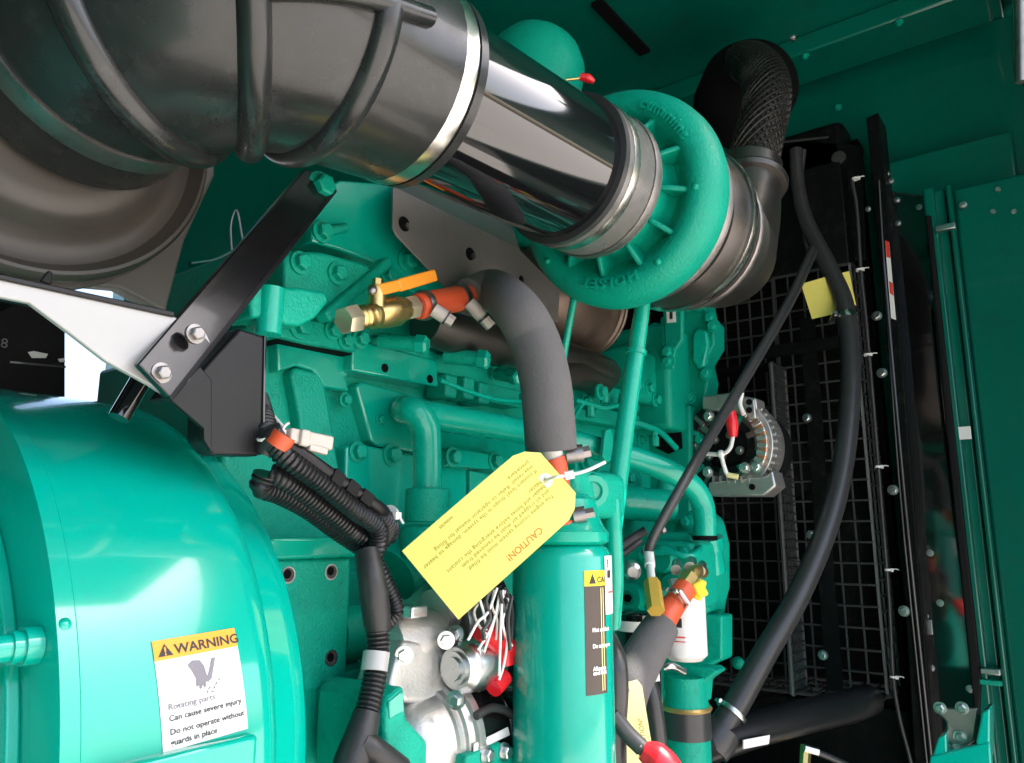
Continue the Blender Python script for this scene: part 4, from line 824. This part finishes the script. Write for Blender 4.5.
# loose wires above the starter
wb = thing('wire_bundle', 'tangle of thin white and black wires hanging over the starter motor', 'wires', N(495, 640, .53))
wires = [([(506, 588), (500, 606), (494, 622), (488, 640), (484, 652)], 'white'), ([(478, 604), (474, 612), (478, 624), (486, 634)], 'offwhite'), ([(511, 600), (503, 618), (505, 634), (512, 646)], 'white'), ([(493, 586), (486, 600), (490, 618), (482, 632)], 'hose'), ([(502, 592), (508, 606), (498, 622), (503, 640)], 'cablegrey'), ([(500, 590), (496, 612), (490, 630), (478, 650)], 'white'), ([(503, 590), (501, 620), (500, 650), (499, 676)], 'white'), ([(497, 588), (488, 612), (478, 622), (468, 640)], 'white'), ([(508, 592), (507, 640), (504, 664), (499, 680)], 'white'), ([(494, 590), (492, 606), (497, 620), (496, 640)], 'offwhite'),
         ([(480, 600), (484, 614), (486, 630)], 'white'), ([(512, 596), (508, 620), (510, 650)], 'hose'), ([(505, 588), (512, 610), (511, 640)], 'hose'), ([(490, 592), (482, 610), (484, 640)], 'hose'), ([(499, 590), (505, 612), (509, 630)], 'hose')]
for i, (pts, mt_) in enumerate(wires):
    b = MB(); b.tube([N(x, y, .520-.004*(i % 4)) for x, y in pts], .0014 if mt_ != 'hose' else .0022, 8, 6); build('wire', b, mt_, wb)
b = MB(); b.corr([N(487, 560, .545), N(494, 585, .54), N(508, 612, .54), N(520, 640, .55)], .012, .005, .12); build('loom', b, 'loom', wb)
# ------------------------------------------------------------------ corrugated wiring harness
hn = thing('wiring_harness', 'black corrugated wiring harness folded in loops and running down beside the drum', 'wiring harness', N(350, 763, .58))
def HN(x, y, n=.60): return N(x, y, n)
b = MB(); b.corr([HN(258, 400, .66), HN(262, 415, .62), HN(268, 434, .60), HN(285, 456, .59), HN(312, 474, .585), HN(345, 495, .58), HN(372, 512, .58), HN(386, 522, .585), HN(388, 534, .60), HN(376, 540, .605), HN(358, 534, .60), HN(330, 512, .60), HN(300, 490, .60), HN(280, 478, .60), HN(268, 474, .605)], .0112, .0044, .16, 16); build('loom', b, 'loom', hn)
b = MB(); b.corr([HN(266, 474, .605), HN(263, 486, .61), HN(280, 492, .61), HN(310, 508, .61), HN(340, 530, .61), HN(362, 545, .605), HN(372, 556, .60)], .0120, .0044, .16, 16); build('loom', b, 'loom', hn)
b = MB(); b.corr([HN(272, 442, .59), HN(292, 462, .576), HN(320, 482, .572), HN(352, 508, .57), HN(376, 526, .575), HN(378, 545, .58), HN(371, 556, .59)], .0098, .0044, .16, 16); build('loom', b, 'loom', hn)
b = MB(); b.tube([HN(288, 444, .578), HN(330, 474, .57), HN(375, 505, .57), HN(384, 512, .575)], .0065, 12, 6); build('connector_rail', b, 'blacksatin', hn, bevel=0)
for (x, y) in ((335, 478), (350, 488), (364, 498)): b = MB(); b.bar(HN(x-5, y-4, .568), HN(x+5, y+4, .568), .013, .012, EZ); build('loom_clip', b, 'blackmatte', hn, bevel=.001)
b = MB(); b.tube([HN(367, 552, .585), HN(371, 575, .575), HN(374, 595, .572), HN(377, 620, .572), HN(378, 630, .572)], [.0125, .0135, .0145, .0135, .012], 20, 6); build('taped_section', b, 'tape', hn)
b = MB(); b.corr([HN(377, 622, .572), HN(378, 650, .57), HN(376, 670, .568), HN(371, 695, .565), HN(366, 716, .562)], .0118, .0044, .14, 18); build('loom', b, 'loom', hn)
b = MB(); b.corr([HN(376, 560, .585), HN(385, 580, .58), HN(394, 600, .58), HN(396, 612, .582), HN(388, 622, .585), HN(380, 626, .586)], .0080, .0042, .15, 16); build('loom', b, 'loom', hn)
b = MB(); b.tube([HN(376.5, 652, .5695), HN(374, 671, .5675)], .0128, 20, 1); tl = build('white_tape', b, 'cream', hn)
b = MB(); b.tube([HN(367, 712, .562), HN(361, 735, .56), HN(352, 763, .56), HN(345, 800, .56)], [.0125, .015, .017, .017], 18, 6); b.tube([HN(362, 742, .555), HN(376, 752, .548), HN(400, 770, .545)], .012, 16, 5); build('rubber_branch', b, 'tape', hn)
b = MB(); b.tube([HN(264, 455, .598), HN(268, 445, .595), HN(276, 436, .585), HN(284, 431, .58)], [.008, .011, .011, .009], 16, 4); build('tape_wrap', b, 'tape', hn)
b = MB(); b.tube([HN(277, 446, .582), HN(285, 434, .576)], [.0115, .0115], 16, 1); cn = build('orange_seal', b, 'orange', hn)
b = MB(); b.bar(HN(287, 435, .575), HN(330, 444, .57), .013, .013, EZ); b.bar(HN(300, 437, .566), HN(309, 439, .566), .015, .006, EZ); cn2 = build('connector', b, 'offwhite', hn, bevel=.002)
b = MB(); b.bar(HN(308, 447, .57), HN(326, 452, .567), .006, .008, EZ); build('connector_tab', b, 'offwhite', cn2, bevel=.001)
tie('white cable tie round the harness beside the grey connector', HN(271, 435, .592), V((.5, 0, -.8)), .012, tail=(.004, -.006, .010))
tie('white cable tie at the lower fold of the harness loops', HN(388, 516, .588), V((1, .2, -.5)), .0105, tail=(.004, -.006, -.008))
b = MB(); b.tube([HN(262, 402, .63), HN(272, 414, .615), HN(284, 428, .60)], .0016, 8, 3); build('white_wire', b, 'white', label='thin white wire crossing the harness top beside the black bracket', category='wire')
# small ties and lines in the dark gap behind the strap
b = MB(); b.tube([N(232, 250, .95), N(231, 225, .95), N(237, 210, .95), N(243, 240, .95)], .0013, 8, 5); build('loose_cable', b, 'dullsteel', label='thin pale cable loop in the dark gap behind the strap', category='cable')
b = MB(); b.tube([N(190, 264, 1.0), N(215, 260, 1.0), N(235, 250, 1.0)], .0045, 10, 3); build('small_pipe', b, 'canopy', label='small dark green pipe behind the diagonal strap', category='pipe')

# ------------------------------------------------------------------ alternator
al = thing('alternator', 'silver and black battery alternator with copper windings in front of the fan guard', 'alternator', X(735, 500, 1.50))
AU = 1.50; A0 = X(728, 446, AU); ar = .094
def AP(x, y, du=0): return X(x, y, AU+du)
b = MB(); b.lathe([(.02, .02), (.0, .07), (.006, .078), (.05, .086), (.10, .09), (.14, .085), (.15, .03)], A0, EX, 56); build('rear_body', b, 'blackmatte', al)
b = MB(); b.lathe([(.0, .055), (-.006, .058), (-.006, .07), (.0, .078)], A0, EX, 48); build('slip_ring_cover', b, 'dullsteel', al)
b = MB(); b.lathe([(-.012, 0), (-.012, .036), (0, .044)], A0-EX*.004+EY*.004, EX, 32); build('regulator', b, 'dark', al)
for k in range(9):
    t = k*.7; d = V((0, math.cos(t), math.sin(t))); b = MB(); b.bar(A0+d*.046-EX*.008, A0+d*.066-EX*.008, .008+.004*(k % 3), .010, V((0, -math.sin(t), math.cos(t)))); build('vent_rib', b, ('turbo', 'dullsteel', 'blacksatin')[k % 3], al, bevel=.001)
for (dy, dz) in ((.02, .012), (-.012, .02), (.006, -.022), (-.03, -.012), (.034, -.02)):
    bolt(al, A0+V((-.017, dy, dz)), -EX, .0055, mat='dullsteel', name='screw')
# silver crescent with windings on the right
a0_, a1_ = None, None
def crescent(r0, r1, h0, h1, mat, name, lo, hi, seg=40):
    b = MB(); vs = []; 
    for i in range(seg+1):
        t = math.radians(lo+(hi-lo)*i/seg); d = V((0, -math.cos(t), math.sin(t)))
        vs += [A0+EX*h0+d*r0, A0+EX*h0+d*r1, A0+EX*h1+d*r1, A0+EX*h1+d*r0]
    f = []
    for i in range(seg):
        for k in range(4): f.append((i*4+k, i*4+(k+1) % 4, i*4+4+(k+1) % 4, i*4+4+k))
    f += [(0, 1, 2, 3), tuple(seg*4+k for k in (3, 2, 1, 0))]
    b.add(vs, f); return build(name, b, mat, al, bevel=.002)
crescent(.068, .098, -.022, .05, 'alu', 'end_frame', -62, 78)
crescent(.066, .092, -.014, .05, 'blacksatin', 'end_frame', 80, 296)
for k in range(10):
    t = math.radians(92+k*21); d = V((0, -math.cos(t), math.sin(t))); b = MB(); b.bar(A0+d*.060-EX*.016, A0+d*.088-EX*.016, .009, .008, V((0, math.sin(t), math.cos(t)))); build('frame_bar', b, 'dullsteel' if k % 3 else 'turbo', al, bevel=.0015)
b = MB(); b.lathe([(-.002, 0), (-.002, .070), (.004, .072)], A0, EX, 40); build('rear_plate', b, 'blacksatin', al)
crescent(.072, .088, -.026, -.02, 'copper', 'winding_ring', -40, 50)
for k in range(9):
    t = math.radians(-36+k*10.5); d = V((0, -math.cos(t), math.sin(t))); tn_ = V((0, math.sin(t), math.cos(t)))
    b = MB(); b.bar(A0+d*.070-EX*.029, A0+d*.090-EX*.029, .0085, .006, tn_); build('frame_bar', b, 'alubright', al, bevel=.0015)
for k in range(16):
    t = math.radians(-55+k*8); d = V((0, -math.cos(t), math.sin(t))); tn_ = V((0, math.sin(t), math.cos(t)))
    b = MB(); b.bar(A0+d*.097, A0+d*.104, .006, .03, tn_); build('rim_tooth', b, 'alu', al, bevel=.001)
b = MB(); b.prism(upoly([(702, 396), (728, 393), (756, 398), (757, 410), (736, 412), (702, 409)], AU-.04), (.05, 0, 0)); build('top_bracket', b, 'alu', al, bevel=.004)
b = MB(); b.prism(upoly([(708, 482), (766, 476), (772, 470), (776, 486), (764, 496), (708, 496)], AU-.04), (.06, 0, 0)); build('foot_bracket', b, 'alu', al, bevel=.004)
for x in range(712, 748, 7):
    b = MB(); b.prism(upoly([(x, 476), (x+2, 476), (x+2, 483), (x, 483)], AU-.042), (.03, 0, 0)); build('foot_rib', b, 'alu', al)
b = MB(); b.prism(upoly([(744, 399), (754, 399), (756, 418), (748, 420)], AU-.045), (.02, 0, 0)); build('terminal_block', b, 'alu', al, bevel=.003)
for (x, y) in ((745, 468), (757, 467), (709, 416), (708, 500-28)): bolt(al, AP(x, y, -.045), -EX, .007, mat='alubright')
for (x, y) in ((749, 402), (749, 410), (752, 487)):
    b = MB(); b.lathe([(-.001, .0), (-.001, .006), (.002, .006)], AP(x, y, -.047), EX, 14); build('hole', b, 'dark', al)
b = MB(); b.tube([AP(730, 412, -.06), AP(732, 424, -.06), AP(733, 437, -.06)], [.011, .0125, .0085], 16, 4); build('red_boot', b, 'red', al)
b = MB(); b.tube([AP(733, 436, -.06), AP(730, 448, -.065), AP(722, 454, -.065), AP(706, 454, -.06)], .0042, 10, 6); build('white_lead', b, 'white', al); b = MB(); b.tube([AP(721, 454, -.065), AP(724, 466, -.062), AP(728, 475, -.058), AP(737, 477, -.055)], .0042, 10, 6); build('white_lead', b, 'white', al); b = MB(); b.tube([AP(742, 393, -.05), AP(740, 404, -.055), AP(744, 415, -.055)], .0045, 10, 5); build('white_lead', b, 'white', al)
b = MB(); b.sphere(AP(721, 454, -.065), .008, 12); build('lead_knot', b, 'white', al)
b = MB(); b.tube([AP(728, 475, -.058), AP(738, 477, -.055)], .0055, 10, 1); build('lead_terminal', b, 'paleyellow', al)

# ------------------------------------------------------------------ hoses on the right
b = MB(); hp2 = [X(796, 150, 1.86), X(798, 185, 1.85), X(806, 220, 1.83), X(826, 262, 1.80), X(843, 300, 1.77), X(850, 345, 1.73), X(850, 400, 1.68), X(842, 470, 1.62), X(826, 530, 1.56), X(798, 596, 1.49), X(764, 655, 1.42), X(736, 705, 1.37), X(718, 732, 1.34)]
b.tube(hp2, [.0155, .0165, .018, .0200, .0205, .0205, .0205, .0205, .0205, .0208, .0215, .0222, .0228], 26, 8); hh = build('heater_hose', b, 'hose', label='long thick black hose curving down past the wire guard', category='hose')
band(hh, X(846, 318, 1.755), V(hp2[5])-V(hp2[4]), .0212, .014, .002, 'steelband', screw=-EX*.5+EY*.7)
band(hh, hp2[11]*.75+hp2[12]*.25, hp2[12]-hp2[11], .0238, .008, .003, 'steel', screw=EY-EX)
b = MB(); b.tube([X(x, y, 1.90) for x, y in ((804, 150), (800, 190), (806, 240), (813, 262))], .007, 12, 5); build('small_hose', b, 'hose', label='thin black hose behind the thick hose at the guard top', category='hose')
b = MB(); bp_ = [D(640, 790, 1.22), D(672, 762, 1.25), D(706, 746, 1.30), D(760, 728, 1.36), D(815, 714, 1.43), D(850, 706, 1.50), D(868, 700, 1.6)]
b.tube(bp_, [.030, .030, .030, .030, .030, .0305, .031], 26, 8); bh = build('bottom_hose', b, 'loom', label='thick black hose running along the bottom under the wire guard', category='hose')
b = MB(); pq = D(760, 742, 1.326); b.prism([N(744, 740, .518), N(770, 735, .496), N(769, 744, .499), N(744, 749, .521)], EY*.002); build('white_sticker', b, 'whitelabel', bh)
b = MB(); b.lathe([(-.02, .0), (-.02, .034), (.0, .036), (.02, .034)], D(716, 738, 1.31), hp2[12]-hp2[11], 30); build('tee_branch', b, 'hose', bh)
cb2 = thing('twin_cable', 'two thin black cables slanting together in front of the alternator to a white plug', 'cable', D(650, 550, 1.15))
for dx, n_ in ((0, 0), (5, .01)):
    b = MB(); b.tube([D(812+dx, 248, 1.80+n_), D(790+dx, 296, 1.64+n_), D(764+dx, 342, 1.48+n_), D(724+dx*.8, 411, 1.29+n_), D(690+dx*.6, 470, 1.145+n_), D(664+dx*.4, 516, 1.11+n_), D(651+dx*.2, 542, 1.105+n_), D(648, 556, 1.11)], .0068 if dx == 0 else .006, 12, 6); build('cable', b, 'cablegrey', cb2)
b = MB(); b.tube([D(648, 548, 1.12), D(650, 566, 1.08)], .0075, 14, 1); b.tube([D(650, 564, 1.085), D(652, 584, 1.04)], .0055, 14, 1); build('plug', b, 'white', cb2)
b = MB(); b.tube([D(652, 582, 1.04), D(656, 611, 1.00)], .0115, 6, 1); build('brass_fitting', b, 'amberplastic', cb2)
b = MB(); b.tube([D(646, 530, 1.16), D(636, 536, 1.16), D(618, 548, 1.15), D(600, 560, 1.14)], .007, 12, 5); b.tube([D(640, 540, 1.17), D(622, 554, 1.16), D(600, 566, 1.15)], .006, 12, 5); build('branch_cable', b, 'hose', cb2)
for t_ in ((645, 552), (663, 530)):
    b = MB(); q = D(*t_, 1.145); b.sphere(q, .006, 10); build('cable_clip', b, 'dullsteel', cb2)
# ------------------------------------------------------------------ filters
fw_ = thing('white_filter', 'white spin on fuel filter under the filter head with red and black print', 'filter', X(686, 663, 1.2))
fc = D(684, 620, 1.16); FR = .0325
zt2 = D(684, 592, 1.16).z; zb2 = D(684, 660, 1.16).z
b = MB(); b.lathe([(zb2, .012), (zb2+.002, FR-.008), (zb2+.010, FR), (zt2, FR), (zt2+.004, FR-.002)], V((fc.x, fc.y, 0)), EZ, 48); build('shell', b, 'white', fw_)
fd_ = -V((fc.x, fc.y, 0)).normalized(); fs_ = EZ.cross(fd_)
def fmap(a0, z0): return lambda x, y, z=0: V((fc.x, fc.y, z0+y))+(fd_*math.cos(a0+x/FR)+fs_*math.sin(a0+x/FR))*(FR+.0004+z)
ff = fmap(-.9, 0)
for (y0, y1, m_) in ((636, 634.5, 'redink'), (640, 639, 'redink'), (626, 617, 'ink')):
    build('print_band', patch(ff, .006 if m_ != 'ink' else .012, .030 if m_ != 'ink' else .026, D(684, y0, 1.15).z, D(684, y1, 1.15).z, z=.0004, ny=2), m_, fw_)
fk = thing('black_filter', 'black spin on filter with white band behind the grey foam hose', 'filter', X(637, 700, 1.15))
fb = D(638, 650, 1.14); b = MB(); b.lathe([(D(638, 712, 1.14).z, .03), (D(638, 708, 1.14).z, .034), (D(638, 614, 1.14).z, .034), (D(638, 611, 1.14).z, .028)], V((fb.x, fb.y, 0)), EZ, 40); build('shell', b, 'blackgloss', fk)
b = MB(); b.lathe([(D(638, 630, 1.14).z, .0346), (D(638, 620, 1.14).z, .0346)], V((fb.x, fb.y, 0)), EZ, 40); build('white_band', b, 'whitelabel', fk)
# second foam hose with orange end and yellow valve
f2 = thing('lower_foam_hose', 'grey foam covered hose with orange end and brass valve in front of the white filter', 'hose', D(640, 690, .98))
b = MB(); b.tube([D(662, 625, 1.03), D(651, 643, 1.01), D(638, 666, .99), D(628, 690, .97), D(622, 720, .97)], [.0235, .026, .0275, .027, .025], 28, 6); build('foam_sleeve', b, 'foam', f2)
b = MB(); b.tube([D(659, 628, 1.03), D(670, 610, 1.05), D(685, 588, 1.08)], [.018, .0165, .016], 22, 4); build('orange_end', b, 'orange', f2)
k_ = band(f2, D(673, 600, 1.055), D(684, 586, 1.08)-D(670, 605, 1.05), .0165, .009, .0015, 'steelband', screw=FW*-1)
b = MB(); b.tube([D(682, 589, 1.08), D(690, 577, 1.10)], .013, 6, 1); b.tube([D(689, 579, 1.10), D(697, 571, 1.12), D(702, 572, 1.15)], .010, 16, 3); build('brass_elbow', b, 'brass', f2)
b = MB(); b.bar(D(696, 582, 1.075), D(704, 597, 1.07), .016, .006, RT); b.bar(D(703, 580, 1.08), D(697, 600, 1.07), .012, .006, RT); build('yellow_lever', b, 'yellowplastic', f2, bevel=.003)
b = MB()
for (x, y, r_) in ((676, 570, .008), (690, 568, .009), (701, 571, .007)): b.tube([D(x, y, 1.12), D(x+1, y-6, 1.16)], r_, 12, 1)
b.tube([D(674, 580, 1.13), D(676, 592, 1.12)], .009, 8, 1); build('pipe_unions', b, 'steel', f2)
b = MB(); b.lathe([(0, .008), (.004, .013), (.02, .014)], D(633, 572, 1.14), FW, 20); build('pressure_sensor', b, 'steel', label='small round steel sensor on the filter head beside the white plug', category='sensor')
b = MB(); b.tube([D(645, 672, 1.08), D(652, 700, 1.06), D(658, 740, 1.05), D(660, 790, 1.05)], .0125, 14, 4); build('drain_hose', b, 'hose', label='black vertical hose behind the pale yellow tag', category='hose')
b = MB(); b.prism([D(646, 672, 1.058), D(659, 668, 1.058), D(660, 681, 1.058), D(647, 683, 1.058)], FW*.002); build('white_label', b, 'whitelabel', label='small white label under the lower foam hose', category='label')
b = MB(); b.tube([D(664, 668, 1.1), D(672, 666, 1.1), D(684, 672, 1.12)], .005, 10, 4); build('drain_fitting', b, 'steel', label='small steel drain fitting under the white filter', category='fitting')
# lower left of the foam hose: dark hose, small tag, red cap
b = MB(); b.tube([D(608, 640, .93), D(615, 660, .90), D(617, 690, .89), D(615, 730, .89), D(616, 800, .89)], [.012, .0135, .0135, .0135, .0135], 18, 6); build('grey_hose', b, 'hose', label='dark grey hose end standing beside the teal canister', category='hose')
rc2 = thing('red_cable', 'dark cable ending in a red rubber cap at the bottom edge', 'cable', D(650, 763, .88))
b = MB(); b.tube([D(612, 714, .88), D(628, 734, .875), D(642, 748, .87)], .0095, 16, 4); build('cable', b, 'hose', rc2)
b = MB(); b.tube([D(638, 744, .87), D(645, 750, .87)], .0085, 8, 1); build('lug', b, 'dullsteel', rc2)
b = MB(); b.tube([D(642, 750, .868), D(654, 757, .865), D(666, 770, .86), D(672, 790, .86)], [.010, .0175, .019, .018], 20, 6); build('cap', b, 'red', rc2)
t3 = thing('small_tag', 'pale yellow hanging card tag below the lower foam hose', 'tag', D(640, 763, .92))
b = MB(); b.prism([D(617, 694, .925), D(622, 684, .93), D(637, 680, .935), D(642, 686, .935), D(656, 770, .92), D(624, 775, .91)], FW*.001); c3 = build('card', b, 'paleyellow', t3, bevel=.0003)
for (x, y) in ((628, 690),): b = MB(); b.lathe([(-.0012, 0), (-.0012, .0022), (0, .0022)], D(x, y, .9295), FW, 12); build('tag_hole', b, 'dullsteel', t3)
words('lettering', 'CAUTION!', flat(D(648, 752, .9165), D(641, 712, .9235)-D(648, 752, .9165), D(640, 752, .9175)-D(648, 752, .9165), -FW), .008, 'olive', c3)
# yellow tag on the thick hose
t2 = thing('yellow_tag', 'bright yellow folded tag wrapped on the thick black hose', 'tag', X(828, 320, 1.74))
b = MB(); b.prism(upoly([(801, 284), (832, 275), (842, 312), (812, 319)], 1.775), (.0012, 0, 0)); build('card', b, 'yellow', t2)
b = MB(); b.prism(upoly([(838, 274), (849, 271), (856, 305), (842, 311)], 1.80), (.0012, 0, 0)); build('card_flap', b, 'yellow', t2)
# ------------------------------------------------------------------ lower right latch bracket
lt = thing('latch_bracket', 'teal angle bracket with steel latch plate in the bottom right corner', 'bracket', X(960, 763, 1.5))
LU = 1.5
b = MB(); b.prism(upoly([(930, 763), (938, 738), (946, 733), (948, 763), (940, 800), (925, 800)], LU), (.06, 0, 0)); b.prism(upoly([(930, 756), (990, 742), (994, 800), (925, 800)], LU-.002), (.02, 0, 0)); build('angle', b, 'drum', lt, bevel=.003)
b = MB(); b.prism(upoly([(976, 742), (982, 712), (990, 708), (990, 763), (980, 763)], LU), (.06, 0, 0)); build('angle_ear', b, 'drum', lt, bevel=.003)
b = MB(); b.prism(upoly([(932, 708), (978, 708), (974, 742), (958, 754), (946, 740), (946, 722)], LU+.03), (.01, 0, 0)); build('latch_plate', b, 'dullsteel', lt, bevel=.003)
for (x, y) in ((962, 708), (960, 737), (958, 750), (940, 708)): bolt(lt, X(x, y, LU+.028), -EX, .0065, mat='steel')
pc = thing('brass_fitting', 'small brass fitting with black hose at the bottom under the thick hose', 'fitting', D(806, 755, 1.4))
b = MB(); b.tube([D(806, 745, 1.4), D(804, 775, 1.38)], .010, 8, 1); build('body', b, 'brass', pc)
b = MB(); b.tube([D(804, 748, 1.39), D(818, 752, 1.39)], .007, 8, 1); build('nut', b, 'steel', pc)
b = MB(); b.tube([D(816, 752, 1.39), D(836, 760, 1.39), D(860, 772, 1.39)], .006, 10, 3); build('hose', b, 'hose', pc)

# ------------------------------------------------------------------ camera, light
cam = bpy.data.cameras.new('camera'); co = bpy.data.objects.new('camera', cam); C.objects.link(co)
m = Matrix((RT, UP, -FW)).transposed().to_4x4(); co.matrix_world = m
cam.sensor_fit = 'HORIZONTAL'; cam.sensor_width = 36; cam.lens = FOC/1024*36; cam.clip_start = .02; cam.clip_end = 400
bpy.context.scene.camera = co
SUN_EL = math.radians(SUNEL); sd = V(SUNDIR).normalized()      # direction towards the sun
sl = bpy.data.lights.new('sun', 'SUN'); sl.energy = SUNE; sl.angle = math.radians(.6); sl.color = (1, .95, .87)
so = bpy.data.objects.new('sun', sl); C.objects.link(so); so.rotation_euler = sd.to_track_quat('Z', 'Y').to_euler(); so.location = (0, -2, 4)
w = bpy.data.worlds.new('World'); bpy.context.scene.world = w; w.use_nodes = True
nt = w.node_tree; bg = nt.nodes['Background']; sky = nt.nodes.new('ShaderNodeTexSky'); sky.sky_type = 'NISHITA'; sky.sun_disc = False
sky.sun_elevation = math.asin(sd.z); sky.sun_rotation = math.atan2(sd.x, sd.y); sky.dust_density = 5.0; sky.air_density = 1.0
nt.links.new(sky.outputs['Color'], bg.inputs['Color']); bg.inputs['Strength'].default_value = SKY
sc = bpy.context.scene
sc.view_settings.view_transform = 'Standard'; sc.view_settings.look = 'None'; sc.view_settings.exposure = EXPO; sc.view_settings.gamma = 1
sc.render.engine = 'CYCLES'; sc.cycles.use_denoising = True; sc.cycles.max_bounces = 8; sc.cycles.sample_clamp_indirect = 8
